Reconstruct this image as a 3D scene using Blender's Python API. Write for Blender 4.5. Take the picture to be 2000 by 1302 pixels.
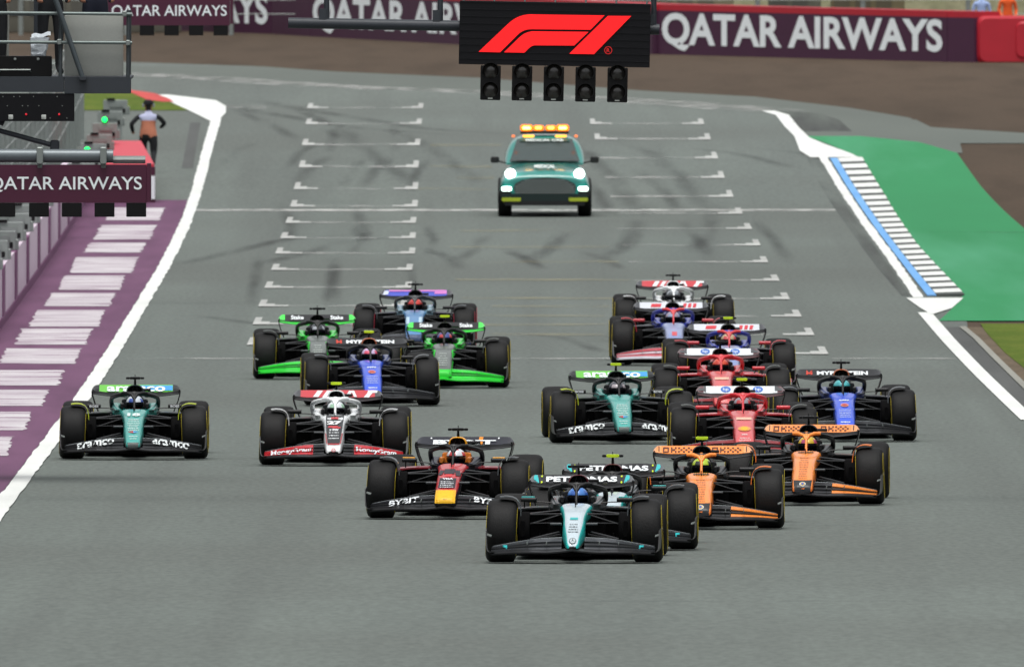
import bpy, bmesh, math, random
from mathutils import Vector, Matrix
from mathutils.bvhtree import BVHTree

for _o in list(bpy.data.objects):
    bpy.data.objects.remove(_o, do_unlink=True)
S = bpy.context.scene
COL = S.collection
R = math.radians
rnd = random.Random(7)

# ------------------------------------------------------------------ camera
FPX = 54000.0                 # focal length in photo pixels (2000 wide): a very long telephoto
HC = 9.0                      # camera height
YH = -400.0                   # pixel row of the eye level
PITCH = math.atan((651.0 - YH) / FPX)
cam = bpy.data.cameras.new("camera")
cam.sensor_width = 36.0
cam.lens = FPX / 2000.0 * 36.0
cam.clip_start = 1.0
cam.clip_end = 6000.0
cam.dof.use_dof = True
cam.dof.focus_distance = 336.0
cam.dof.aperture_fstop = 14.5
camo = bpy.data.objects.new("camera", cam)
COL.objects.link(camo)
camo.location = (0, 0, HC)
camo.rotation_euler = (math.pi / 2 - PITCH, 0, 0)
S.camera = camo

# ------------------------------------------------------------------ sky, sun, exposure (overcast)
SUN_EL, SUN_AZ = R(74), R(185)
W = bpy.data.worlds.new("World")
S.world = W
W.use_nodes = True
_nt = W.node_tree
_nt.nodes.clear()
_sky = _nt.nodes.new("ShaderNodeTexSky")
_sky.sky_type = 'NISHITA'
_sky.sun_disc = False
_sky.sun_elevation = SUN_EL
_sky.sun_rotation = SUN_AZ
_sky.air_density = 1.0
_sky.dust_density = 4.0
_sky.ozone_density = 1.0
_hs = _nt.nodes.new("ShaderNodeHueSaturation")      # cloud cover: the blue of the clear sky is nearly gone
_hs.inputs['Saturation'].default_value = 0.12
_bg = _nt.nodes.new("ShaderNodeBackground")
_bg.inputs['Strength'].default_value = 0.12
_wo = _nt.nodes.new("ShaderNodeOutputWorld")
_nt.links.new(_sky.outputs[0], _hs.inputs['Color'])
_nt.links.new(_hs.outputs[0], _bg.inputs['Color'])
_nt.links.new(_bg.outputs[0], _wo.inputs[0])
sun = bpy.data.lights.new("sun", 'SUN')
sun.energy = 0.9
sun.angle = R(25)
sun.color = (1.0, 0.97, 0.92)
suno = bpy.data.objects.new("sun", sun)
COL.objects.link(suno)
_sd = Vector((math.sin(SUN_AZ) * math.cos(SUN_EL), math.cos(SUN_AZ) * math.cos(SUN_EL), math.sin(SUN_EL)))
suno.rotation_euler = _sd.to_track_quat('Z', 'Y').to_euler()
suno.location = (0, 300, 80)
S.view_settings.view_transform = 'Standard'
S.view_settings.look = 'None'
S.view_settings.gamma = 1.0
S.view_settings.use_curve_mapping = False
S.view_settings.exposure = 0.62
S.cycles.max_bounces = 6
S.cycles.diffuse_bounces = 3
S.cycles.glossy_bounces = 3
S.cycles.transparent_max_bounces = 12
S.cycles.volume_bounces = 1

# ------------------------------------------------------------------ the lie of the land: a long shallow dip
_tab = [(1302, 205), (1200, 187.5), (1098, 171.5), (1012, 158.5), (896, 144), (800, 132.5), (700, 121), (600, 110.5), (500, 100.2),
        (410, 92), (369, 89.2), (326, 86.5), (283, 83.9), (240, 81), (200, 78.1), (160, 75.2), (120, 72.2), (70, 68.6), (20, 65), (-60, 60)]
_CP, _SP = math.cos(PITCH), math.sin(PITCH)

def ray(px, py):
    u, v = (px - 1000.0) / FPX, (651.0 - py) / FPX
    return Vector((u, _CP + v * _SP, -_SP + v * _CP))

_prof = []
for _y, _s in _tab:
    d = ray(1000, _y)
    Y = FPX / _s
    _prof.append((Y, HC + d.z / d.y * Y))
_prof = [(-60.0, 1.2), (60.0, 1.15), (170.0, 1.0)] + _prof + [(1000.0, 3.2), (1400.0, 5.0), (3000.0, 9.0)]

def _zlin(Y):
    if Y <= _prof[0][0]:
        return _prof[0][1]
    for (a, za), (b, zb) in zip(_prof, _prof[1:]):
        if Y <= b:
            return za + (zb - za) * (Y - a) / (b - a)
    return _prof[-1][1]

_zc = {}
def zg(Y):
    """ground height at a distance down the straight (smoothed)"""
    k = round(Y * 4)
    if k not in _zc:
        w = 22.0
        _zc[k] = sum(_zlin(k / 4 + w * t / 6.0) * (7 - abs(t)) for t in range(-6, 7)) / 49.0
    k0 = math.floor(Y * 4)
    return _zc[k]

def slope(Y):
    return (zg(Y + 3) - zg(Y - 3)) / 6.0

def G(px, py):
    """the point on the ground that a photo pixel shows"""
    d = ray(px, py)
    a, b = 120.0, 1300.0
    for _ in range(50):
        m = (a + b) / 2
        if HC + d.z / d.y * m > zg(m):
            a = m
        else:
            b = m
    return Vector((d.x / d.y * a, a, zg(a)))

def P(px, py, Y):
    """the point at distance Y that a photo pixel shows"""
    d = ray(px, py)
    return Vector((d.x / d.y * Y, Y, HC + d.z / d.y * Y))

# ------------------------------------------------------------------ materials
def hx(h):
    h = h.lstrip('#')
    c = [int(h[i:i + 2], 16) / 255 for i in (0, 2, 4)]
    return tuple(x / 12.92 if x <= 0.04045 else ((x + 0.055) / 1.055) ** 2.4 for x in c) + (1.0,)

def mix(a, b, t):
    return tuple(x + (y - x) * t for x, y in zip(a, b))

_mc = {}
def mat(name, color, rough=0.5, metal=0.0, coat=0.0, var=0.12, scale=6.0, emit=0.0, bump=0.0, spec=0.5):
    """painted / plastic / rubber surface with slight grime variation"""
    if name in _mc:
        return _mc[name]
    c = hx(color) if isinstance(color, str) else color
    m = bpy.data.materials.new(name)
    m.use_nodes = True
    nt = m.node_tree
    b = nt.nodes['Principled BSDF']
    b.inputs['Roughness'].default_value = rough
    b.inputs['Metallic'].default_value = metal
    b.inputs['Specular IOR Level'].default_value = spec
    b.inputs['Coat Weight'].default_value = coat
    b.inputs['Coat Roughness'].default_value = 0.08
    tc = nt.nodes.new('ShaderNodeTexCoord')
    n = nt.nodes.new('ShaderNodeTexNoise')
    n.inputs['Scale'].default_value = scale
    n.inputs['Detail'].default_value = 6
    nt.links.new(tc.outputs['Object'], n.inputs['Vector'])
    mx = nt.nodes.new('ShaderNodeMix')
    mx.data_type = 'RGBA'
    mx.inputs['A'].default_value = tuple(x * (1 - var) for x in c[:3]) + (1,)
    mx.inputs['B'].default_value = tuple(min(1, x * (1 + var)) for x in c[:3]) + (1,)
    nt.links.new(n.outputs['Fac'], mx.inputs['Factor'])
    nt.links.new(mx.outputs['Result'], b.inputs['Base Color'])
    if emit:
        b.inputs['Emission Color'].default_value = c
        b.inputs['Emission Strength'].default_value = emit
    if bump:
        bp = nt.nodes.new('ShaderNodeBump')
        bp.inputs['Strength'].default_value = bump
        bp.inputs['Distance'].default_value = 0.02
        n2 = nt.nodes.new('ShaderNodeTexNoise')
        n2.inputs['Scale'].default_value = scale * 8
        nt.links.new(tc.outputs['Object'], n2.inputs['Vector'])
        nt.links.new(n2.outputs['Fac'], bp.inputs['Height'])
        nt.links.new(bp.outputs['Normal'], b.inputs['Normal'])
    _mc[name] = m
    return m

def paint(color):
    dark = sum(hx(color)[:3]) < 0.06
    return mat('paint_' + color, tuple(x * .6 for x in hx(color)[:3]) + (1,) if dark else color, 0.42 if dark else 0.38, 0, 0.12 if dark else 0.4, 0.06, spec=.35 if dark else .5)

def decal(color):
    return mat('decal_' + color, color, 0.45, 0, 0.0, 0.03)

def ground_mat(name, c1, c2, s1=(0.5, 0.03, 1), c3=None, s3=(6, 0.6, 1), rough=0.9, amt3=0.5, worn=None, worn_scale=(0.5, 1.4, 1), worn_lo=0.42, worn_hi=0.6, spec=0.3,
               fine=0.25, alpha=None, fine_scale=(14, 2.2, 1), broad=None):
    m = bpy.data.materials.new(name)
    m.use_nodes = True
    nt = m.node_tree
    L = nt.links.new
    b = nt.nodes['Principled BSDF']
    b.inputs['Roughness'].default_value = rough
    b.inputs['Specular IOR Level'].default_value = spec
    geo = nt.nodes.new('ShaderNodeNewGeometry')
    def noise(scale3, sc=1.0, det=5):
        mp = nt.nodes.new('ShaderNodeMapping')
        mp.inputs['Scale'].default_value = scale3
        n = nt.nodes.new('ShaderNodeTexNoise')
        n.inputs['Scale'].default_value = sc
        n.inputs['Detail'].default_value = det
        L(geo.outputs['Position'], mp.inputs['Vector'])
        L(mp.outputs['Vector'], n.inputs['Vector'])
        return n
    def ramp(src, lo, hi):
        r = nt.nodes.new('ShaderNodeMapRange')
        r.inputs['From Min'].default_value = lo
        r.inputs['From Max'].default_value = hi
        L(src, r.inputs['Value'])
        return r.outputs['Result']
    def mixc(f, a, bb):
        mx = nt.nodes.new('ShaderNodeMix')
        mx.data_type = 'RGBA'
        if isinstance(f, float):
            mx.inputs['Factor'].default_value = f
        else:
            L(f, mx.inputs['Factor'])
        for k, q in (('A', a), ('B', bb)):
            if isinstance(q, tuple):
                mx.inputs[k].default_value = q
            else:
                L(q, mx.inputs[k])
        return mx.outputs['Result']
    c1 = hx(c1) if isinstance(c1, str) else c1
    c2 = hx(c2) if isinstance(c2, str) else c2
    out = mixc(ramp(noise(s1).outputs['Fac'], 0.3, 0.7), c1, c2)
    if c3:
        c3 = hx(c3) if isinstance(c3, str) else c3
        n3 = noise(s3)
        f = nt.nodes.new('ShaderNodeMath')
        f.operation = 'MULTIPLY'
        f.inputs[1].default_value = amt3
        L(ramp(n3.outputs['Fac'], 0.45, 0.75), f.inputs[0])
        out = mixc(f.outputs[0], out, c3)
    if broad:
        out = mixc(ramp(noise(broad[0], 1.0, 3).outputs['Fac'], .42, .68), out, broad[1])
    if fine:
        nf = noise(fine_scale, 1.0, 4)
        hv = nt.nodes.new('ShaderNodeHueSaturation')
        r = nt.nodes.new('ShaderNodeMapRange')
        r.inputs['To Min'].default_value = 1 - fine
        r.inputs['To Max'].default_value = 1 + fine
        L(nf.outputs['Fac'], r.inputs['Value'])
        L(r.outputs['Result'], hv.inputs['Value'])
        L(out, hv.inputs['Color'])
        out = hv.outputs['Color']
    if worn:
        worn = hx(worn) if isinstance(worn, str) else worn
        out = mixc(ramp(noise(worn_scale, 1.0, 7).outputs['Fac'], worn_lo, worn_hi), worn, out)
    L(out, b.inputs['Base Color'])
    if alpha:
        na = noise(alpha[0], 1.0, 6)
        f = nt.nodes.new('ShaderNodeMath')
        f.operation = 'MULTIPLY'
        f.inputs[1].default_value = alpha[3]
        L(ramp(na.outputs['Fac'], alpha[1], alpha[2]), f.inputs[0])
        if len(alpha) > 4:
            at = nt.nodes.new('ShaderNodeAttribute')
            at.attribute_name = 'fade'
            f2 = nt.nodes.new('ShaderNodeMath')
            f2.operation = 'MULTIPLY'
            L(f.outputs[0], f2.inputs[0])
            L(at.outputs['Fac'], f2.inputs[1])
            f = f2
        L(f.outputs[0], b.inputs['Alpha'])
    return m

# ------------------------------------------------------------------ mesh helpers
class MB:
    def __init__(s):
        s.v, s.f, s.m = [], [], []
    def add(s, v, f, mi=0):
        o = len(s.v)
        s.v += [tuple(p) for p in v]
        for k, q in enumerate(f):
            s.f.append(tuple(i + o for i in q))
            s.m.append(mi[k] if isinstance(mi, list) else mi)
        return s
    def box(s, c, size, mi=0, rot=None, taper=1.0):
        hx_, hy, hz = [q / 2 for q in size]
        v = []
        for z in (-1, 1):
            t = 1.0 if z < 0 else taper
            for x, y in ((-1, -1), (1, -1), (1, 1), (-1, 1)):
                p = Vector((x * hx_ * t, y * hy * t, z * hz))
                if rot:
                    p = rot @ p
                v.append(p + Vector(c))
        return s.add(v, [(3, 2, 1, 0), (4, 5, 6, 7), (0, 1, 5, 4), (1, 2, 6, 5), (2, 3, 7, 6), (3, 0, 4, 7)], mi)
    def rbox(s, c, size, r=0.02, mi=0, axis='y', n=3):
        """box with edges rounded in the plane across axis"""
        hx_, hy, hz = [q / 2 for q in size]
        a, b, l = {'y': (hx_, hz, hy), 'x': (hy, hz, hx_), 'z': (hx_, hy, hz)}[axis]
        r = min(r, a * .99, b * .99)
        prof = []
        for k, (sx, sy) in enumerate(((1, 1), (-1, 1), (-1, -1), (1, -1))):
            for j in range(n + 1):
                t = math.pi / 2 * (k + j / n)
                prof.append((sx * (a - r) + r * math.cos(t), sy * (b - r) + r * math.sin(t)))
        rings = []
        for q, sh in ((-l, .0), (-l, 0), (l, 0)):
            pass
        e = min(r * .5, l * .4)
        for q, k in ((-l, 1 - e / max(a, b)), (-l + e, 1.0), (l - e, 1.0), (l, 1 - e / max(a, b))):
            ring = []
            for (p0, p1) in prof:
                p0, p1 = p0 * k, p1 * k
                ring.append({'y': (p0, q, p1), 'x': (q, p0, p1), 'z': (p0, p1, q)}[axis])
            rings.append([Vector(p) + Vector(c) for p in ring])
        return s.loft(rings, mi)
    def loft(s, rings, mi=0, caps=True, closed=True, mfun=None):
        n = len(rings[0])
        v = [p for r in rings for p in r]
        f, ms = [], []
        for i in range(len(rings) - 1):
            for j in range(n if closed else n - 1):
                k = (j + 1) % n
                f.append((i * n + j, i * n + k, (i + 1) * n + k, (i + 1) * n + j))
                ms.append(mfun(i, j) if mfun else mi)
        if caps and closed:
            f.append(tuple(range(n))[::-1])
            f.append(tuple((len(rings) - 1) * n + j for j in range(n)))
            ms += [mfun(0, -1) if mfun else mi, mfun(len(rings) - 2, -1) if mfun else mi]
        return s.add(v, f, ms)
    def tube(s, path, rad, n=8, mi=0, flat=None):
        path = [Vector(p) for p in path]
        rings = []
        up0 = Vector((0, 0, 1))
        for i, p in enumerate(path):
            t = (path[min(i + 1, len(path) - 1)] - path[max(i - 1, 0)]).normalized()
            up = up0 if abs(t.dot(up0)) < .95 else Vector((0, 1, 0))
            a = t.cross(up).normalized()
            b = a.cross(t).normalized()
            r = rad[i] if isinstance(rad, (list, tuple)) else rad
            ra, rb = (r * flat[0], r * flat[1]) if flat else (r, r)
            rings.append([p + a * (math.cos(2 * math.pi * k / n) * ra) + b * (math.sin(2 * math.pi * k / n) * rb) for k in range(n)])
        return s.loft(rings, mi)
    def lathe_x(s, prof, n=40, cx=0.0, cy=0.0, cz=0.0, mi=0, mfun=None):
        """profile [(x, r)] turned about the x axis"""
        rings = [[(cx + x, cy + r * math.cos(2 * math.pi * k / n), cz + r * math.sin(2 * math.pi * k / n)) for k in range(n)] for x, r in prof]
        return s.loft(rings, mi, caps=False, mfun=mfun)
    def sheet(s, fn, nu, nv, thick=0.01, tdir=(0, 0, -1), mi=0, mfun=None):
        """grid fn(u,v) in 0..1 given thickness along tdir"""
        T = Vector(tdir) * thick
        a = [Vector(fn(i / nu, j / nv)) for i in range(nu + 1) for j in range(nv + 1)]
        N = len(a)
        v = a + [p + T for p in a]
        f, ms = [], []
        W_ = nv + 1
        for i in range(nu):
            for j in range(nv):
                q = (i * W_ + j, i * W_ + j + 1, (i + 1) * W_ + j + 1, (i + 1) * W_ + j)
                k = mfun(i, j) if mfun else mi
                f += [q, tuple(x + N for x in q[::-1])]
                ms += [k, k]
        rim = [i * W_ for i in range(nu + 1)] + [nu * W_ + j for j in range(1, nv + 1)] + [i * W_ + nv for i in range(nu - 1, -1, -1)] + [j for j in range(nv - 1, 0, -1)]
        for k in range(len(rim)):
            x, y = rim[k], rim[(k + 1) % len(rim)]
            f.append((x, y, y + N, x + N))
            ms.append(mi)
        return s.add(v, f, ms)
    def prism(s, pts, y0, y1, mi=0):
        """polygon in x,z pulled along y"""
        n = len(pts)
        v = [(x, y0, z) for x, z in pts] + [(x, y1, z) for x, z in pts]
        f = [tuple(range(n)), tuple(range(n, 2 * n))[::-1]] + [(i, (i + 1) % n, (i + 1) % n + n, i + n) for i in range(n)]
        return s.add(v, f, mi)
    def mesh(s, name, mats, smooth=True, ang=38):
        me = bpy.data.meshes.new(name)
        me.from_pydata(s.v, [], s.f)
        bm = bmesh.new()
        bm.from_mesh(me)
        bmesh.ops.recalc_face_normals(bm, faces=bm.faces)
        bm.to_mesh(me)
        bm.free()
        for m in (mats if isinstance(mats, (list, tuple)) else [mats]):
            me.materials.append(m)
        me.polygons.foreach_set('material_index', s.m)
        if smooth:
            me.polygons.foreach_set('use_smooth', [True] * len(me.polygons))
            me.set_sharp_from_angle(angle=R(ang))
        me.update()
        return me
    def build(s, name, mats, parent=None, smooth=True, ang=38):
        return link(name, s.mesh(name, mats, smooth, ang), parent)
    def bvh(s):
        return BVHTree.FromPolygons(s.v, s.f)

def link(name, me, parent=None):
    o = bpy.data.objects.new(name, me)
    COL.objects.link(o)
    if parent:
        o.parent = parent
    return o

def empty(name, loc=(0, 0, 0), rot=(0, 0, 0)):
    o = bpy.data.objects.new(name, None)
    COL.objects.link(o)
    o.location = loc
    o.rotation_euler = rot
    o.empty_display_size = 0.2
    return o

def tag(o, label, cat, group=None, kind=None):
    if label:
        o['label'] = label
    if cat:
        o['category'] = cat
    if group:
        o['group'] = group
    if kind:
        o['kind'] = kind
    return o

# ------------------------------------------------------------------ lettering
_tc = {}
def text_geo(s, bold=0.0, spacing=1.0, fine_cut=False):
    """flat letters: verts normalised to height 1, centred; returns verts, faces, width"""
    k = (s, bold, spacing, fine_cut)
    if k in _tc:
        return _tc[k]
    cu = bpy.data.curves.new('t', 'FONT')
    cu.body = s
    cu.size = 1.0
    cu.offset = bold
    cu.space_character = spacing
    cu.resolution_u = 4
    o = bpy.data.objects.new('t', cu)
    COL.objects.link(o)
    dg = bpy.context.evaluated_depsgraph_get()
    me = bpy.data.meshes.new_from_object(o.evaluated_get(dg))
    bm = bmesh.new()
    bm.from_mesh(me)
    bmesh.ops.triangulate(bm, faces=bm.faces)
    if fine_cut:
        for _ in range(2):
            bmesh.ops.subdivide_edges(bm, edges=[e for e in bm.edges if e.calc_length() > .3], cuts=1)
            bmesh.ops.triangulate(bm, faces=bm.faces)
    bm.verts.index_update()
    vs = [v.co.copy() for v in bm.verts]
    fs = [tuple(v.index for v in f.verts) for f in bm.faces]
    bm.free()
    bpy.data.objects.remove(o, do_unlink=True)
    bpy.data.meshes.remove(me)
    bpy.data.curves.remove(cu)
    x0, x1 = min(v.x for v in vs), max(v.x for v in vs)
    y0, y1 = min(v.y for v in vs), max(v.y for v in vs)
    h = y1 - y0
    out = ([((v.x - (x0 + x1) / 2) / h, (v.y - (y0 + y1) / 2) / h) for v in vs], fs, (x1 - x0) / h)
    _tc[k] = out
    return out

def letters(mb, s, O, U, V, height, width=None, lift=None, mi=0, bold=0.02, spacing=1.0):
    """letters on a plane: centre O, right U, up V, lifted along lift"""
    vs, fs, w = text_geo(s, bold, spacing)
    kx = (width / w) if width else height
    O, U, V = Vector(O), Vector(U), Vector(V)
    L_ = Vector(lift) if lift is not None else Vector((0, -0.004, 0))
    return mb.add([O + U * (x * kx) + V * (y * height) + L_ for x, y in vs], fs, mi)

LONG_SURFACES = set()
def project(mb, pts, faces, tree, mi=0, lift=0.012):
    """lay flat x,z geometry on a surface seen from the car's front"""
    out, ok = [], []
    last = None
    for x, z in pts:
        h = tree.ray_cast(Vector((x, -5, z)), Vector((0, 1, 0)))
        if h[0] is None:
            ok.append(False)
            out.append((x, 0, z))
        else:
            n = h[1]
            if n.y > 0:
                n = -n
            p = h[0] + n * (0.002 + lift * .5) if id(tree) in LONG_SURFACES else h[0] + n * 0.002 + Vector((0, -lift, 0))
            out.append(tuple(p))
            ok.append(True)
    fs = [f for f in faces if all(ok[i] for i in f)]
    span = 1.0 if id(tree) in LONG_SURFACES else 0.35
    fs = [f for f in fs if max(out[i][1] for i in f) - min(out[i][1] for i in f) < span]
    return mb.add(out, fs, mi)

def ptext(mb, s, cx, cz, h, tree, width=None, mi=0, bold=0.02, skew=0.0, lift=0.012, spacing=1.0):
    vs, fs, w = text_geo(s, bold, spacing, True)
    k = (width / w) if width else h
    return project(mb, [(cx + x * k, cz + y * h + skew * x * k) for x, y in vs], fs, tree, mi, lift)

def ppoly(mb, pts, tree, mi=0, lift=0.012, div=4):
    """convex polygon in x,z, cut fine, laid on the surface"""
    bm = bmesh.new()
    vs = [bm.verts.new((x, 0, z)) for x, z in pts]
    bm.faces.new(vs)
    bmesh.ops.triangulate(bm, faces=bm.faces)
    if div > 1:
        bmesh.ops.subdivide_edges(bm, edges=bm.edges, cuts=div - 1, use_grid_fill=True)
    bm.verts.index_update()
    p = [(v.co.x, v.co.z) for v in bm.verts]
    f = [tuple(v.index for v in q.verts) for q in bm.faces]
    bm.free()
    return project(mb, p, f, tree, mi, lift)

def rect(cx, cz, w, h, skew=0.0):
    return [(cx - w / 2 - skew * h / 2, cz - h / 2), (cx + w / 2 - skew * h / 2, cz - h / 2), (cx + w / 2 + skew * h / 2, cz + h / 2), (cx - w / 2 + skew * h / 2, cz + h / 2)]

def circ(cx, cz, rx, rz, n=14):
    return [(cx + rx * math.cos(2 * math.pi * k / n), cz + rz * math.sin(2 * math.pi * k / n)) for k in range(n)]

def words_line(mb, cx, cz, w, h, tree, mi, rg):
    """a line of print too small to read: word-long dashes"""
    x = cx - w / 2
    while x < cx + w / 2 - .008:
        l = min(rg.uniform(.012, .04), cx + w / 2 - x)
        ppoly(mb, rect(x + l / 2, cz, l, h * rg.uniform(.7, 1)), tree, mi, div=1)
        x += l + rg.uniform(.004, .008)

# ================================================================== THE SETTING
def chain_x(ch, Y):
    if Y <= ch[0][1]:
        return ch[0][0]
    for a, b in zip(ch, ch[1:]):
        if Y <= b[1]:
            t = (Y - a[1]) / max(1e-6, b[1] - a[1])
            return a[0] + (b[0] - a[0]) * t
    return ch[-1][0]

def wchain(px):
    return sorted([tuple(G(*p)) for p in px], key=lambda p: p[1])

def lay(name, left, right, off, material, y0=None, y1=None, step=1.5, kind='structure', parent=None, jit=0.0):
    """a sheet that follows the ground between two chains of (x, Y) points"""
    y0 = max(left[0][1], right[0][1]) if y0 is None else y0
    y1 = min(left[-1][1], right[-1][1]) if y1 is None else y1
    ys = set([y0, y1])
    k = math.ceil(y0 / step)
    while k * step < y1:
        ys.add(k * step)
        k += 1
    for c in (left, right):
        for p in c:
            if y0 < p[1] < y1:
                ys.add(p[1])
    ys = sorted(ys)
    v, f = [], []
    for Y in ys:
        xa, xb = chain_x(left, Y), chain_x(right, Y)
        z = zg(Y) + off
        v += [(xa + rnd.uniform(-jit, jit), Y, z), (xb + rnd.uniform(-jit, jit), Y, z)]
    for i in range(len(ys) - 1):
        f.append((2 * i, 2 * i + 1, 2 * i + 3, 2 * i + 2))
    mb = MB().add(v, f)
    o = mb.build(name, material, parent)
    if kind and not parent:
        o['kind'] = kind
    return o

def paved(name, lpx, rpx, off, material, **k):
    return lay(name, wchain(lpx), wchain(rpx), off, material, **k)

M_gravel = ground_mat('gravel', '#493f35', '#52463b', (0.06, 0.012, 1), '#3e352c', (0.8, 0.08, 1), 0.95, 0.6, fine=0.22, spec=0.1)
M_asphalt = ground_mat('asphalt', (0.121, 0.141, 0.13, 1), (0.141, 0.163, 0.148, 1), (0.35, 0.012, 1), (0.1, 0.112, 0.104, 1), (0.9, 0.006, 1), 0.88, 0.75, fine=0.36, spec=0.25, fine_scale=(13, 1.7, 1), broad=((0.06, 0.03, 1), (0.112, 0.126, 0.115, 1)))
M_asphalt2 = ground_mat('asphalt_pale', (0.125, 0.142, 0.127, 1), (0.108, 0.122, 0.11, 1), (0.2, 0.03, 1), None, rough=0.92, fine=0.1, spec=0.2)
M_white = ground_mat('white_road_paint', (0.78, 0.8, 0.77, 1), (0.68, 0.7, 0.67, 1), (2.0, 0.15, 1), None, rough=0.6, fine=0.06, spec=0.4)
M_whiteworn = ground_mat('worn_white_paint', (0.62, 0.62, 0.6, 1), (0.5, 0.5, 0.48, 1), (2, .3, 1), None, rough=0.7, fine=0.1, spec=0.3, alpha=((1.7, .5, 1), 0.4, 0.66, 0.46))
M_slotcorner = ground_mat('slot_paint', (0.72, 0.74, 0.71, 1), (0.6, 0.6, 0.58, 1), (2, .3, 1), None, rough=0.7, fine=0.1, spec=0.3, alpha=((4, 1.2, 1), 0.0, 0.35, 0.56))
M_yellowworn = ground_mat('worn_yellow_paint', (0.42, 0.38, 0.2, 1), (0.36, 0.33, 0.2, 1), (2, .3, 1), None, rough=0.7, fine=0.1, spec=0.3, alpha=((0.8, .4, 1), 0.35, 0.7, 0.3))
M_purple = ground_mat('purple_runoff_paint', '#5f3a58', '#6f4866', (0.5, 0.05, 1), '#4c2c46', (2.0, 0.12, 1), 0.75, 0.5, fine=0.1, spec=0.3)
M_block = ground_mat('white_block_paint', '#cbc8ca', '#b0a6ae', (0.7, 0.3, 1), None, rough=0.75, fine=0.1, spec=0.3, worn='#7a5872', worn_scale=(0.5, 1.3, 1), worn_lo=0.34, worn_hi=0.46)
M_green = ground_mat('green_runoff_paint', '#0f7a44', '#17844c', (0.3, 0.03, 1), '#5fa88a', (0.45, 0.02, 1), 0.7, 0.42, fine=0.08, spec=0.35)
M_blue = ground_mat('blue_kerb_paint', '#5b9bd8', '#6fabe2', (2, .2, 1), None, rough=0.55, fine=0.06)
M_black = ground_mat('black_kerb_paint', '#3a3f3d', '#4a4f4c', (2, .4, 1), None, rough=0.7, fine=0.1)
M_red = ground_mat('red_kerb_paint', '#c8443c', '#b43c38', (2, .2, 1), None, rough=0.6, fine=0.08)
M_turf = ground_mat('turf', '#566824', '#4a5c20', (0.6, 0.08, 1), '#6a7030', (2, .3, 1), 0.95, 0.6, fine=0.3, spec=0.1)
M_dirt = ground_mat('dirt', '#5f5446', '#6d6152', (0.6, 0.1, 1), '#4a4238', (2, .3, 1), 0.95, 0.6, fine=0.3, spec=0.1)
M_seam = ground_mat('drain_asphalt', '#4b4d4c', '#5b5d5c', (1, .05, 1), None, rough=0.9, fine=0.15, spec=0.2)
M_conc = ground_mat('concrete_edging', '#85857e', '#95958d', (1, .1, 1), None, rough=0.9, fine=0.12, spec=0.2)
M_skid = ground_mat('tyre_rubber_mark', (0.035, 0.036, 0.037, 1), (0.05, 0.05, 0.05, 1), (1, .1, 1), None, rough=0.8, fine=0.1, spec=0.3, alpha=((1.6, 0.07, 1), 0.3, 0.75, 0.38, 1))
M_rubber = ground_mat('rubber_band', (0.06, 0.062, 0.065, 1), (0.08, 0.08, 0.08, 1), (1, .1, 1), None, rough=0.8, fine=0.1, spec=0.3, alpha=((1.4, 0.04, 1), 0.3, 0.75, 0.6))

# ground to the horizon (gravel traps and verges), then the asphalt laid over it
def gridground():
    ys = [-60, 0, 60, 120, 170] + [200 + 2 * k for k in range(301)] + [820, 850, 900, 1000, 1200, 1600, 2200, 3000]
    xs = [-600, -120, -40, -15, 0, 15, 40, 120, 600]
    v = [(x, Y, zg(Y) - 0.004) for Y in ys for x in xs]
    n = len(xs)
    f = [(i * n + j, i * n + j + 1, (i + 1) * n + j + 1, (i + 1) * n + j) for i in range(len(ys) - 1) for j in range(n - 1)]
    o = MB().add(v, f).build('ground', M_gravel)
    o['kind'] = 'structure'
gridground()

GRAVEL_EDGE = [(1841, 263), (1776, 231), (1661, 212), (1475, 190), (1250, 178), (935, 153), (655, 141), (500, 130), (257, 122), (-150, 108)]
RIGHT_IN = [(1560, 290), (1590, 322), (1660, 420), (1720, 500), (1770, 583)]
ge = wchain(GRAVEL_EDGE)
edge_r = [(9.0, -60), (8.2, 300)] + wchain([(1990, 790), (1850, 641), (1827, 634)])
asph_r = [(9.6, -60), (9.3, 330)] + wchain([(2010, 760), (1890, 640), (1880, 560), (1760, 330), (1700, 285)]) + [p for p in ge]
asph_r = sorted(asph_r, key=lambda p: p[1])
lay('track', [(-40, -60), (-40, ge[-1][1])], asph_r, 0.008, M_asphalt)

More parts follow.
